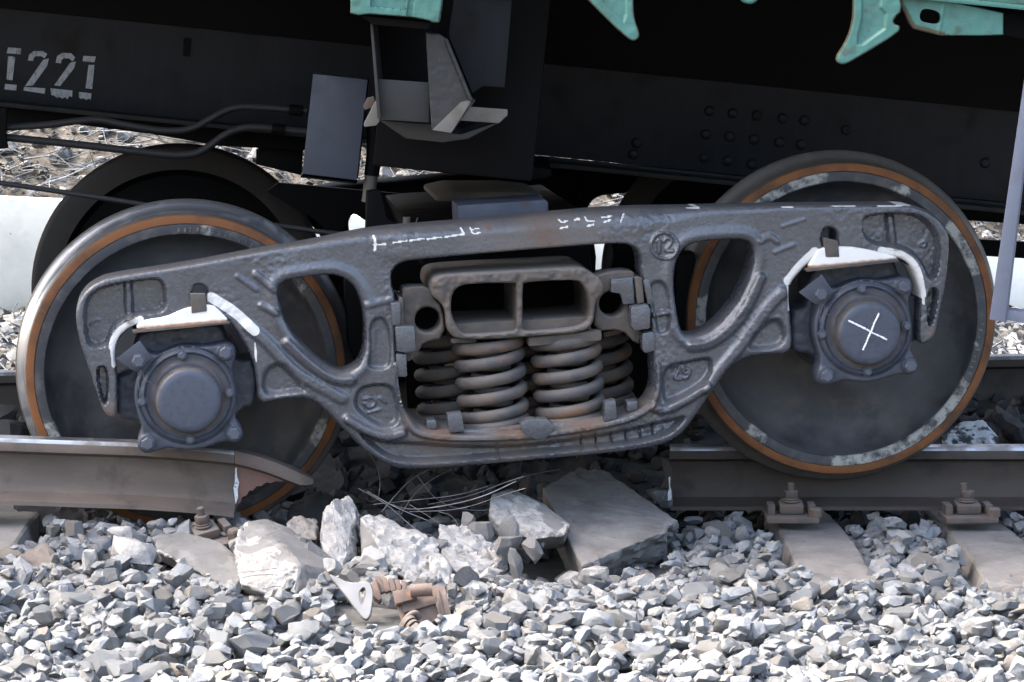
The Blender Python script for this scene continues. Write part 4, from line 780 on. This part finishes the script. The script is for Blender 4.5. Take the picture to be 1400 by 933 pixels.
# concrete chunks: hulls of corner points, roughened
EXC = []
def chunk(name, label, pts, mat, seed, rough=0.008, cat='concrete chunk', group=None, cuts=4, thick=(0.06, 0.14, -0.06), fresh=None):
    P = []
    for p in pts:
        q = Vector(at(p[0], p[1], p[2])); P += [q, q + Vector((0, thick[1], thick[2]))]
    c = sum(P, Vector()) / len(P); bm = bmesh.new()
    for q in P: bm.verts.new(q - c)
    r = bmesh.ops.convex_hull(bm, input=bm.verts)
    bmesh.ops.delete(bm, geom=[v for v in bm.verts if not v.link_faces], context='VERTS')
    bmesh.ops.dissolve_limit(bm, angle_limit=R(9), verts=bm.verts, edges=bm.edges)
    bmesh.ops.bevel(bm, geom=list(bm.edges), offset=0.004, segments=1, affect='EDGES')
    bmesh.ops.triangulate(bm, faces=bm.faces)
    for _ in range(cuts):
        es = [e for e in bm.edges if e.calc_length() > 0.009]
        if es: bmesh.ops.subdivide_edges(bm, edges=es, cuts=1); bmesh.ops.triangulate(bm, faces=[f for f in bm.faces if len(f.verts) > 3])
    bm.normal_update(); off = Vector((seed * 3.1, seed * 1.7, seed))
    fm = {}
    for f in bm.faces:
        fr = 1.0 if fresh is None else float(f.normal.dot(Vector(fresh).normalized()) > 0.32 + 0.25 * mnoise.noise(f.calc_center_median() * 14 + off)); f.material_index = int(fr); f.tag = bool(fr)
    for v in bm.verts: fm[v] = 0.22 + 0.78 * sum(f.tag for f in v.link_faces) / max(1, len(v.link_faces))
    for v in bm.verts:
        n1 = mnoise.noise(v.co * 22 + off); n2 = mnoise.noise(v.co * 60 + off); k = 0.35 + 0.9 * max(0, mnoise.noise(v.co * 7 + off * 2) + 0.25); n2 += 0.8 * (0.5 - abs(mnoise.noise(v.co * 35 + off)) * 2) + 0.5 * mnoise.noise(v.co * 130 + off)
        v.co += v.normal * rough * k * fm[v] * (n1 + 0.7 * n2)
    o = frombm(name, bm, [mat if isinstance(mat, str) else mat[0], mat if isinstance(mat, str) else mat[1]], None, 28); o.location = c
    if label: tag(o, label, cat, group)
    xs = [q.x for q in P]; ys = [q.y for q in P]; EXC.append(((min(xs) + max(xs)) / 2, (min(ys) + max(ys)) / 2, (max(xs) - min(xs)) / 2 * 0.95, (max(ys) - min(ys)) / 2 * 0.95))
    return o
chunk('concrete_chunk', 'largest broken concrete block, white fresh face on the left and flat grey top', [(336, 714, -.86), (364, 709, -.80), (396, 722, -.80), (472, 782, -1.0), (470, 798, -1.06), (442, 820, -1.2), (402, 826, -1.28), (330, 800, -1.2), (320, 752, -1.02), (410, 772, -1.2), (352, 712, -.85)], ('concrete', 'concrete_white'), 1, 0.014, fresh=(-0.85, -0.55, 0.0))
chunk('concrete_chunk', 'upright narrow grey concrete shard with a pointed top, left of the wide cracked block', [(455, 685, -.78), (476, 677, -.72), (487, 692, -.74), (486, 760, -.86), (468, 785, -.98), (446, 780, -.95), (437, 735, -.88), (441, 702, -.80)], ('concrete', 'concrete_white'), 2, 0.012, fresh=(0.3, -0.2, 0.9))
chunk('concrete_chunk', 'wide cracked concrete block with smooth grey left face, above the rusty tie plate', [(492, 706, -.80), (520, 704, -.74), (560, 728, -.80), (596, 740, -.84), (592, 790, -.98), (566, 797, -1.02), (540, 785, -1.0), (494, 760, -.92), (512, 735, -.92)], ('concrete', 'concrete_white'), 3, 0.020, fresh=(0.75, -0.35, 0.55))
chunk('concrete_chunk', 'crumbled white concrete lump between the wide cracked block and the bogie', [(600, 716, -.74), (640, 722, -.70), (672, 748, -.78), (676, 770, -.86), (655, 792, -.95), (622, 782, -.95), (604, 758, -.88)], 'concrete_white', 4, 0.012)
chunk('concrete_chunk', 'thin white concrete splinter standing right of the wide cracked block', [(586, 760, -.93), (604, 756, -.90), (616, 775, -.95), (618, 800, -1.05), (590, 798, -1.06)], 'concrete_white', 5, 0.010)
chunk('concrete_chunk', 'long wedge of grey concrete lying under the middle of the bogie', [(672, 676, -.42), (700, 668, -.36), (745, 690, -.44), (780, 716, -.56), (772, 732, -.62), (730, 738, -.66), (690, 726, -.62), (668, 704, -.52)], ('concrete', 'concrete_white'), 6, 0.016, fresh=(-0.1, -0.9, 0.1))
slab = chunk('broken_sleeper', 'tilted broken concrete sleeper sticking up under the bogie near the rail break', [(742, 668, -.20), (790, 640, .02), (832, 646, .0), (926, 712, -.36), (906, 728, -.46), (796, 775, -.72), (770, 730, -.52)], ('concrete_dirty', 'concrete'), 7, 0.032, 'sleeper', fresh=(0.3, -0.9, -0.3), thick=(0, 0.16, -0.12))
chunk('concrete_chunk', 'flat concrete slab half buried in the ballast left of the largest block', [(212, 735, -.86), (246, 726, -.78), (300, 740, -.84), (340, 775, -1.0), (344, 800, -1.15), (300, 798, -1.14), (262, 775, -1.05), (214, 752, -.95)], ('concrete', 'concrete_white'), 8, 0.018, fresh=(0.4, -0.9, -0.1))
chunk('concrete_chunk', 'small brownish grey lump behind the upright shard', [(392, 712, -.72), (412, 704, -.68), (433, 716, -.70), (432, 738, -.80), (400, 736, -.80)], 'concrete_dirty', 9, 0.010)
chunk('concrete_chunk', 'pale broken lump right of the crumbled white concrete', [(660, 742, -.75), (684, 738, -.72), (694, 760, -.80), (676, 778, -.9), (658, 768, -.86)], 'concrete_white', 10, 0.012)
chunk('split_stone', 'brown layered stone beside the sleeper end at the left edge', [(26, 758, -.90), (62, 742, -.84), (84, 764, -.90), (80, 780, -1.0), (42, 786, -1.02)], 'bolt', 11, 0.006, 'stone')
chunk('painted_stone', 'white painted stone between the rails right of the right wheel', [(1288, 600, .75), (1312, 578, .85), (1345, 574, .85), (1366, 600, .8), (1362, 612, .7), (1300, 612, .7)], 'paintstone', 12, 0.010, 'stone')
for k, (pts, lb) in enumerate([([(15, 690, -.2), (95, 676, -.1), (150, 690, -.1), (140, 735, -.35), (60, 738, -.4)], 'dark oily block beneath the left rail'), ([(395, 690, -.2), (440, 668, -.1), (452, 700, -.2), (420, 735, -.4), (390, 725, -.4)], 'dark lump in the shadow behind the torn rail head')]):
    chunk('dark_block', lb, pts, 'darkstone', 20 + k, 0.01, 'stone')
# wires torn from the concrete
WIRES = [([(455, 573), (500, 612), (520, 645), (519, 682), (506, 688), (500, 680)], -.40), ([(600, 636), (566, 652), (545, 672), (522, 700)], -.42), ([(632, 635), (590, 655), (566, 675), (548, 704)], -.45), ([(667, 665), (625, 678), (575, 683), (510, 690)], -.50), ([(706, 658), (660, 680), (610, 692), (560, 698), (535, 690)], -.55), ([(716, 652), (690, 660), (640, 680), (585, 690)], -.5), ([(718, 668), (690, 676), (630, 698), (560, 700)], -.6), ([(765, 642), (730, 648), (700, 656), (660, 672)], -.35), ([(490, 668), (530, 690), (560, 718), (575, 728)], -.62), ([(502, 672), (540, 694), (585, 712)], -.6), ([(560, 690), (600, 715), (640, 745), (655, 752)], -.66), ([(570, 650), (600, 690), (650, 700), (690, 694)], -.5), ([(545, 700), (550, 718), (566, 727), (590, 732)], -.70), ([(600, 700), (620, 705), (634, 735)], -.72),
         ([(326, 752), (350, 738), (386, 722)], -.98), ([(326, 762), (352, 748), (384, 740)], -1.0), ([(322, 792), (350, 786), (374, 786)], -1.2), ([(324, 784), (350, 781), (378, 777)], -1.2), ([(360, 806), (380, 800), (396, 808)], -1.28)]
for k, (p, Y) in enumerate(WIRES):
    P = smooth_path([at(x, y, Y + 0.03 * math.sin(i + k)) for i, (x, y) in enumerate(p)], 3); tube('wire', P - np.array(slab.location), random.choice((0.0009, 0.0012, 0.0017)), 'wire', slab, 6)

# concrete sleepers still in place
def sleeper(xpx, ypx, Yc, y_end, label, tilt=0.0, yaw=0.0, dz=0.0):
    X = float(at(xpx, ypx, Yc)[0]); L = 2.7; wt, wb, h = 0.095, 0.15, 0.20
    bm = bmesh.new(); rows = [(-1.35, -0.10, 0.85), (-1.30, -0.01, 1), (-0.85, 0.0, 1), (-0.55, -0.012, 0.98), (0, -0.05, 0.9), (0.55, -0.012, 0.98), (1.35, -0.005, 1)]
    pr = None
    for (yy, zz, s) in rows:
        r = [bm.verts.new((a * s, yy, b)) for a, b in ((-wb, -h), (wb, -h), (wt, zz), (-wt, zz))]
        if pr:
            for i in range(4): bm.faces.new((pr[i], pr[(i + 1) % 4], r[(i + 1) % 4], r[i]))
        else: bm.faces.new(r)
        pr = r
    bm.faces.new(pr[::-1]); bmesh.ops.bevel(bm, geom=list(bm.edges), offset=0.006, segments=1, affect='EDGES')
    bmesh.ops.triangulate(bm, faces=bm.faces)
    for _ in range(5):
        es = [e for e in bm.edges if e.calc_length() > 0.04 and min(e.verts[0].co.y, e.verts[1].co.y) < -0.5]
        if es: bmesh.ops.subdivide_edges(bm, edges=es, cuts=1); bmesh.ops.triangulate(bm, faces=[f for f in bm.faces if len(f.verts) > 3])
    bm.normal_update()
    for v in bm.verts:
        k = 0.004 + 0.016 * float(sstep(-1.0, -1.33, v.co.y)); v.co += v.normal * k * (mnoise.noise(v.co * 16 + Vector((X, 0, 0))) + 0.6 * mnoise.noise(v.co * 45))
    o = frombm('concrete_sleeper', bm, 'sleeper', None, 28); o.rotation_euler = (R(tilt), 0, R(yaw)); o.location = (X, y_end + 1.35, -0.196 + dz)
    tag(o, label, 'sleeper', 'concrete sleepers under the rails'); EXC.append((X, y_end + 0.50, 0.125, 0.52)); return o
sleeper(1103, 712, -0.12, -0.98, 'concrete sleeper under the right wheel, its broken end in the ballast', 1.0, 1.0)
sleeper(1332, 718, -0.12, -1.02, 'concrete sleeper at the right edge of the photo, under the outer rail fastening', 1.0, 1.0)
sleeper(-14, 720, -0.55, -1.0, 'concrete sleeper end at the left edge of the photo', 0.5, 0, 0.055)

# rail fastenings
def fastening(label, loc_, rot=(0, 0, 0), bent=0.0):
    t = empty('rail_fastening', label, 'fastening', Matrix.Translation(loc_) @ Matrix.Rotation(rot[2], 4, 'Z') @ Matrix.Rotation(rot[0], 4, 'X') @ Matrix.Rotation(rot[1], 4, 'Y'), 'rail fastenings')
    bm = bmesh.new(); box_bm(bm, (0, -0.02, 0.008), (0.15, 0.13, 0.016), None, 0.003); frombm('base_plate', bm, 'bolt', t, 30)
    for sx in (-0.058, 0.058):
        bm = bmesh.new(); box_bm(bm, (sx, 0.0, 0.030), (0.022, 0.07, 0.030), None, 0.004); frombm('plate_rib', bm, 'bolt', t, 30)
    bm = bmesh.new(); box_bm(bm, (0.0, 0.0, 0.034), (0.07, 0.07, 0.026), Matrix.Rotation(0.1, 3, 'X'), 0.006); box_bm(bm, (0.0, 0.028, 0.046), (0.055, 0.026, 0.016), None, 0.004); frombm('rail_clip', bm, 'bolt', t, 30)
    def vcyl(nm, r, z0, z1, n, ph=0.0):
        bm = bmesh.new(); bmesh.ops.create_cone(bm, cap_ends=True, segments=n, radius1=r, radius2=r, depth=z1 - z0, matrix=Matrix.Translation((0, 0, (z0 + z1) / 2)) @ Matrix.Rotation(ph, 4, 'Z'))
        bmesh.ops.bevel(bm, geom=[e for e in bm.edges], offset=0.0015, segments=1, affect='EDGES'); return frombm(nm, bm, 'bolt', t, 35)
    vcyl('washer', 0.024, 0.048, 0.054, 20); vcyl('washer', 0.021, 0.0545, 0.060, 20); vcyl('nut', 0.021, 0.0605, 0.082, 6, 0.3)
    b = vcyl('bolt', 0.0105, 0.02, 0.104, 14); b.rotation_euler = (0, bent, 0)
    bm = bmesh.new(); hexbolt(bm, (0, 0, 0), 0.020, 0.025, rot=0.2); o = frombm('screw_spike', bm, 'bolt', t, 35); o.location = (0.066, -0.062, 0.0165); o.rotation_euler = (R(-90), 0, 0)
    return t
P = at(1081, 709, -0.135); fastening('rusty rail fastening on the sleeper under the right wheel', (P[0], P[1], -0.193))
P = at(1322, 712, -0.135); fastening('rusty rail fastening with a crooked bolt near the right edge', (P[0], P[1], -0.193), (0, 0, 0.06), -0.12)
P = at(283, 742, -0.62); fastening('loose rail fastening knocked over beneath the end of the left rail', (P[0], P[1], P[2]), (0.15, -0.22, 0.35), 0.0)

# debris in front: bright torn plate and a rusty tie plate with its bolt
MD = Matrix.Translation((0, -1.30, 0)) @ Matrix.Rotation(R(-28), 4, 'X')
tp = relief('torn_plate', [(446, 783), (462, 789), (476, 796), (490, 796), (505, 793), (511, 808), (509, 830), (506, 844), (499, 849), (488, 836), (470, 812)], [[(491, 808), (497, 802), (500, 806), (498, 820), (494, 829), (491, 820)]], lambda X, Y, a, b: fillet(a, 1.5) + 1.5 * vnoise(X, Y, 16, 71), MD, -0.03, -0.018, 1.0, 'bare', None, 30, it=1, attrf=lambda X, Y, a, b: {'edge': np.clip(1 - np.minimum(a, b) / 3, 0, 1) * 0.8})
tp.matrix_world = MD; tag(tp, 'bright triangular torn steel plate with a slot, lying on the ballast', 'metal plate')
tie = empty('tie_plate', 'brown rusty rail tie plate with ribs and a bolt lying among the broken concrete', 'tie plate', MD)
def dplate(n, pts, w0, th, bev=0.003): return plate(n, pts, MD, w0, w0 + th, 'tie', tie, bev)
dplate('base_plate', [(538, 812), (590, 800), (602, 848), (552, 862)], 0.0, 0.016); dplate('plate_rib', [(536, 808), (566, 803), (570, 818), (541, 826)], -0.03, 0.03)
dplate('plate_wing', [(588, 802), (608, 800), (618, 845), (604, 853)], -0.012, 0.03); dplate('plate_wing', [(596, 806), (600, 806), (610, 850), (606, 851)], -0.017, 0.03)
dplate('plate_step', [(548, 826), (598, 815), (600, 824), (552, 838)], -0.012, 0.02)
for k in range(5): dplate('pad_groove', [(512 + 9 * k, 787 + 1.5 * k), (519.5 + 9 * k, 788 + 1.5 * k), (528 + 7 * k, 808 - 1.0 * k), (519 + 8 * k, 811 - 1 * k)], 0.02, 0.02, 0.002)
dplate('rib_end', [(506, 800), (514, 790), (522, 818), (518, 822), (510, 815)], 0.0, 0.04)
tube('roller_clip', [loc(561, 808, MD, -0.045), loc(591, 806, MD, -0.045)], 0.0165, 'tie', tie, 14)
tube('clip', smooth_path([loc(550, 856, MD, -0.03), loc(556, 845, MD, -0.04), (loc(568, 836, MD, -0.045)), loc(573, 846, MD, -0.03)], 2), 0.008, 'bolt', tie, 8)
tube('bolt', [loc(556, 852, MD, -0.04), loc(582, 872, MD, -0.075)], [0.012, 0.012], 'bolt', tie, 12)
for t0, t1, r in ((0.05, 0.2, 0.024), (0.25, 0.36, 0.021), (0.42, 0.85, 0.0195)):
    A = loc(556, 852, MD, -0.04); B = loc(582, 872, MD, -0.075); tube('nut', [A + (B - A) * t0, A + (B - A) * t1], r, 'bolt', tie, 6 if t0 > .4 else 16)

# ------------------------------------------------------------------ crushed stone
def stone_proto(seed):
    r = np.random.default_rng(seed); bm = bmesh.new(); bmesh.ops.create_cube(bm, size=2.0)
    for k in range(15):
        n = Vector(r.normal(size=3)); n.normalize(); d = 0.66 + 0.24 * r.random()
        res = bmesh.ops.bisect_plane(bm, geom=bm.verts[:] + bm.edges[:] + bm.faces[:], plane_co=n * d, plane_no=n, clear_outer=True)
        ce = [e for e in res['geom_cut'] if isinstance(e, bmesh.types.BMEdge)]
        if ce:
            try: bmesh.ops.edgenet_fill(bm, edges=ce)
            except Exception: pass
    bmesh.ops.remove_doubles(bm, verts=bm.verts, dist=0.16); pts_ = [v.co.copy() for v in bm.verts]; bm.free(); bm = bmesh.new()
    for q in pts_: bm.verts.new(q + Vector(r.normal(size=3)) * 0.02)
    bmesh.ops.convex_hull(bm, input=bm.verts[:])
    bmesh.ops.delete(bm, geom=[v for v in bm.verts if not v.link_faces], context='VERTS')
    bmesh.ops.triangulate(bm, faces=bm.faces)
    s = Vector((1.12, 0.72 + 0.32 * r.random(), 0.5 + 0.3 * r.random()))
    for v in bm.verts: v.co = Vector((v.co.x * s.x, v.co.y * s.y, v.co.z * s.z))
    bmesh.ops.recalc_face_normals(bm, faces=bm.faces)
    bmesh.ops.subdivide_edges(bm, edges=[e for e in bm.edges if e.calc_length() > 0.45], cuts=1); bmesh.ops.triangulate(bm, faces=[f for f in bm.faces if len(f.verts) > 3])
    bm.normal_update(); of = Vector((seed * 1.3, seed * 0.7, seed * 2.1))
    for v in bm.verts: v.co += v.normal * (0.10 * mnoise.noise(v.co * 1.8 + of) + 0.085 * mnoise.noise(v.co * 5 + of))
    bm.verts.index_update(); V = np.array([v.co[:] for v in bm.verts]); T = np.array([[v.index for v in f.verts] for f in bm.faces]); bm.free()
    return V, T
PROTO = [stone_proto(100 + i) for i in range(40)]
def rotm(r, tilt=0.5):
    a, b, c = r.random() * 6.283, r.normal() * tilt, r.normal() * tilt
    return np.array((Matrix.Rotation(a, 3, 'Z') @ Matrix.Rotation(b, 3, 'X') @ Matrix.Rotation(c, 3, 'Y')))
for (a_, b_) in ((447, 512), (505, 620)):
    q0 = at(a_, 825, -1.40); q1 = at(b_, 825, -1.40); EXC.append(((q0[0] + q1[0]) / 2, -1.40, (q1[0] - q0[0]) / 2 + 0.01, 0.16))
GX0, GY0, RES = -2.3, -3.0, 0.01
NX, NY = 460, 480
gxx, gyy = np.meshgrid(GX0 + RES * np.arange(NX), GY0 + RES * np.arange(NY), indexing='ij')
HM = gnd(gxx, gyy)
stones = []                                # (proto, matrix3x3*size, position, size, dark)
def dropped(n, smin, smax, xr_, yr_, sig=0.35, dark=False, tilt=0.5, embed=0.35):
    r = rng
    for _ in range(n):
        s = float(np.clip(r.lognormal(math.log((smin + smax) / 2), sig), smin, smax)) * 0.5
        x = r.uniform(*xr_); y = r.uniform(*yr_)
        if any(((x - c[0]) / c[2]) ** 4 + ((y - c[1]) / c[3]) ** 4 < 1 for c in EXC): continue
        if -0.46 < y < -0.39 and x < -0.6: continue
        k = int(r.integers(len(PROTO))); m3 = rotm(r, tilt) * s
        i = int((x - GX0) / RES); j = int((y - GY0) / RES); q = max(1, int(s * 0.72 / RES))
        sub = HM[max(0, i - q):i + q + 1, max(0, j - q):j + q + 1]
        if sub.size == 0: continue
        V = PROTO[k][0] @ m3.T; zmin = V[:, 2].min(); zmax = V[:, 2].max()
        base = np.percentile(sub, 62); z = base - zmin * (1 - embed)
        if z + zmax > gnd(x, y) + 0.098: continue
        stones.append((k, m3, (x, y, z), s, dark))
        dx_ = gxx[max(0, i - q):i + q + 1, max(0, j - q):j + q + 1] - x; dy_ = gyy[max(0, i - q):i + q + 1, max(0, j - q):j + q + 1] - y
        top = z + zmax * 0.92 - (dx_ ** 2 + dy_ ** 2) / (s * s) * (zmax * 0.5)
        HM[max(0, i - q):i + q + 1, max(0, j - q):j + q + 1] = np.maximum(sub, np.where(dx_ ** 2 + dy_ ** 2 < (s * 0.8) ** 2, top, -9))
dropped(5500, 0.018, 0.045, (-2.1, 2.1), (-2.9, -0.02), 0.35, tilt=0.4)
dropped(10500, 0.022, 0.066, (-2.1, 2.1), (-2.9, -0.05), 0.42, tilt=0.33)
dropped(700, 0.04, 0.08, (-2.1, 2.1), (-2.9, -0.10), 0.33, tilt=0.3)
dropped(3000, 0.015, 0.035, (-2.1, 2.1), (-2.9, -0.05), 0.35, tilt=0.5, embed=0.5)
dropped(60, 0.09, 0.125, (-2.0, 2.0), (-2.7, -0.9), 0.3, tilt=0.25)
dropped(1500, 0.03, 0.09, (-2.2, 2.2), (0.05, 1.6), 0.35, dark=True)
RUB = []
for _ in range(420):
    x = rng.normal(-0.25, 0.30); y = rng.uniform(-1.25, -0.45); s = float(np.clip(rng.lognormal(math.log(0.016), 0.6), 0.006, 0.05))
    i = min(NX - 1, max(0, int((x - GX0) / RES))); j = int((y - GY0) / RES); RUB.append((int(rng.integers(len(PROTO))), rotm(rng, 0.6) * s, (x, y, float(HM[i, j]) + s * 0.2), s, False))
FRAG = []
for (x_, y_, s_) in [(408, 748, .05), (430, 760, .045), (500, 790, .04), (478, 790, .035), (525, 800, .03), (600, 745, .03), (640, 715, .03), (655, 730, .04), (690, 748, .04), (705, 770, .04), (640, 800, .04), (665, 795, .03), (580, 800, .03), (560, 808, .025), (695, 725, .04), (475, 745, .03), (420, 800, .03), (730, 752, .04), (618, 808, .025), (690, 800, .03)]:
    yy = -0.45 - (y_ - 690) / 110 * 0.75; q = at(x_, y_, yy); i = int((q[0] - GX0) / RES); j = int((q[1] - GY0) / RES)
    FRAG.append((int(rng.integers(len(PROTO))), rotm(rng, 0.9) * s_ * 0.95, (q[0], q[1], max(float(q[2]), float(HM[i, j]) + s_ * 0.25)), s_, False))
def view_px(p): 
    v = Vector(p) - CAM; d = v.y * math.cos(PITCH) - v.z * math.sin(PITCH); u = v.z * math.cos(PITCH) + v.y * math.sin(PITCH)
    return 700 + F * v.x / d, 466.5 - F * u / d
def join_stones(name, L, mat, parent, smooth=28):
    Vs, Ts, b = [], [], 0
    for (k, m3, p, s, d) in L:
        V = PROTO[k][0] @ m3.T + np.array(p); Vs.append(V); Ts.append(PROTO[k][1] + b); b += len(V)
    V = np.concatenate(Vs); T = np.concatenate(Ts); me = bpy.data.meshes.new(name)
    me.vertices.add(len(V)); me.vertices.foreach_set('co', V.ravel()); me.loops.add(T.size); me.loops.foreach_set('vertex_index', T.ravel().astype(np.int32))
    me.polygons.add(len(T)); me.polygons.foreach_set('loop_start', np.arange(0, T.size, 3, dtype=np.int32)); me.update(calc_edges=True); me.validate()
    o = finish(name, me, mat, parent, smooth); o['kind'] = 'stuff'; return o
light = [s for s in stones if not s[4]]; darkl = [s for s in stones if s[4]]
def score(s):
    x, y = view_px(s[2]); hz = HM[min(NX - 1, int((s[2][0] - GX0) / RES)), min(NY - 1, int((s[2][1] - GY0) / RES))]
    vis = s[2][2] > hz - s[3] * 0.75
    return s[3] if (10 < x < 1390 and 690 < y < 925 and vis) else 0
light.sort(key=score, reverse=True)
pm = []
for k, (V, T) in enumerate(PROTO):
    me = bpy.data.meshes.new('stone'); me.from_pydata(V.tolist(), [], T.tolist()); me.materials.append(M['stone']); me.update()
    me.polygons.foreach_set('use_smooth', [True] * len(me.polygons)); me.set_sharp_from_angle(angle=R(28)); pm.append(me)
fm_ = []
for k, me in enumerate(pm[:12]):
    m2 = me.copy(); m2.materials[0] = M['concrete_white' if k % 3 == 0 else 'concrete']; m2.name = 'concrete_fragment'; fm_.append(m2)
for n_, (k, m3, p, s, d) in enumerate(FRAG):
    o = bpy.data.objects.new('concrete_fragment', fm_[n_ % 12]); COL.objects.link(o); o.parent = bed
    o.matrix_local = Matrix.Translation(p) @ Matrix([list(map(float, r_)) for r_ in m3]).to_4x4()
# stone material works in object space: singles are scaled copies, so their texture scale follows the size
for (k, m3, p, s, d) in light[:298]:
    o = bpy.data.objects.new('stone', pm[k]); COL.objects.link(o); o.parent = bed
    o.matrix_local = Matrix.Translation(p) @ Matrix([list(map(float, r_)) for r_ in m3]).to_4x4()
join_stones('loose_stones', light[298:], 'stone', bed)
join_stones('dark_stones', darkl, 'darkstone', bed); join_stones('concrete_rubble', RUB, 'concrete_white', bed)

# leaf litter, twigs and stones on the bank and along the wall
def litter(name, n, fn, xr_, yr_, smin, smax, mat, seed, parent, label, cat):
    r = np.random.default_rng(seed); V = np.zeros((n, 5, 3)); x = r.uniform(*xr_, n); y = yr_[0] + (yr_[1] - yr_[0]) * r.random(n) ** 1.3; z = fn(x, y) + r.random(n) * 0.05
    s = r.uniform(smin, smax, n); base = np.array([[-1, -.15, 0], [0, -.55, .12], [1, 0, .1], [0, .55, .15], [0, 0, -.05]])
    for i in range(n): V[i] = (base * (1, r.uniform(.7, 1.3), r.normal())) @ rotm(r, 0.65).T * s[i] + (x[i], y[i], z[i])
    T = np.array([[0, 1, 4], [1, 2, 4], [2, 3, 4], [3, 0, 4]])[None] + 5 * np.arange(n)[:, None, None]
    o = mesh(name, V.reshape(-1, 3), T.reshape(-1, 3), mat, parent); o['kind'] = 'stuff'
    if label: o['label'] = label; o['category'] = cat
    return o
def sticks(name, n, fn, xr_, yr_, lmin, lmax, mat, seed, parent):
    r = np.random.default_rng(seed); V = []; Fc = []
    for i in range(n):
        x, y = r.uniform(*xr_), yr_[0] + (yr_[1] - yr_[0]) * r.random() ** 1.2; z = float(fn(x, y)) + 0.03 + 0.06 * r.random(); L = r.uniform(lmin, lmax); a = r.random() * 6.28; e = r.normal() * 0.35
        d = np.array([math.cos(a) * math.cos(e), math.sin(a) * math.cos(e), math.sin(e)]) * L / 2; c = np.array([x, y, z]); q = r.normal(size=3) * L * 0.08; w_ = r.uniform(0.0015, 0.004)
        v, f = tube_geo([c - d, c + q, c + d], [w_, w_, w_ * 0.5], 4, False); b = len(V); V += v; Fc += [tuple(k + b for k in g_) for g_ in f]
    o = mesh(name, V, Fc, mat, parent); o['kind'] = 'stuff'; return o
ez = lambda x, y: np.minimum(wz(np.clip(x, -3, 3)) - 0.02 + (y - 4.55) * 0.55, 5) + 0.02
litter('leaf_litter', 9000, ez, (-3.2, 3.2), (4.56, 7.0), 0.010, 0.034, 'leaf', 81, emb, None, None)
sticks('twigs', 2600, ez, (-3.0, 3.0), (4.56, 6.4), 0.08, 0.45, 'twig', 82, emb)
litter('leaf_litter', 4200, lambda x, y: gnd(x, y) + 0.0 * x, (-3.0, 3.0), (4.38, 1.9), 0.012, 0.038, 'leaf', 83, bed, None, None)
sticks('twigs', 500, gnd, (-2.6, 2.6), (1.9, 4.3), 0.06, 0.3, 'twig', 84, bed)
L2 = []
for _ in range(1500):
    x, y = rng.uniform(-3, 3), 4.6 + 2.2 * rng.random() ** 1.2; s = float(np.clip(rng.lognormal(math.log(0.022), 0.45), 0.010, 0.06)); L2.append((int(rng.integers(40)), rotm(rng) * s, (x, y, float(ez(x, y)) + 0.02), s, False))
join_stones('bank_stones', L2, 'stone', emb)
L3 = []
for _ in range(1500):
    x, y = rng.uniform(-3, 3), rng.uniform(1.7, 4.3); s = float(np.clip(rng.lognormal(math.log(0.03), 0.4), 0.012, 0.07)); L3.append((int(rng.integers(40)), rotm(rng) * s, (x, y, float(gnd(x, y)) + 0.01), s, False))
join_stones('trackside_stones', L3, 'stone', bed)
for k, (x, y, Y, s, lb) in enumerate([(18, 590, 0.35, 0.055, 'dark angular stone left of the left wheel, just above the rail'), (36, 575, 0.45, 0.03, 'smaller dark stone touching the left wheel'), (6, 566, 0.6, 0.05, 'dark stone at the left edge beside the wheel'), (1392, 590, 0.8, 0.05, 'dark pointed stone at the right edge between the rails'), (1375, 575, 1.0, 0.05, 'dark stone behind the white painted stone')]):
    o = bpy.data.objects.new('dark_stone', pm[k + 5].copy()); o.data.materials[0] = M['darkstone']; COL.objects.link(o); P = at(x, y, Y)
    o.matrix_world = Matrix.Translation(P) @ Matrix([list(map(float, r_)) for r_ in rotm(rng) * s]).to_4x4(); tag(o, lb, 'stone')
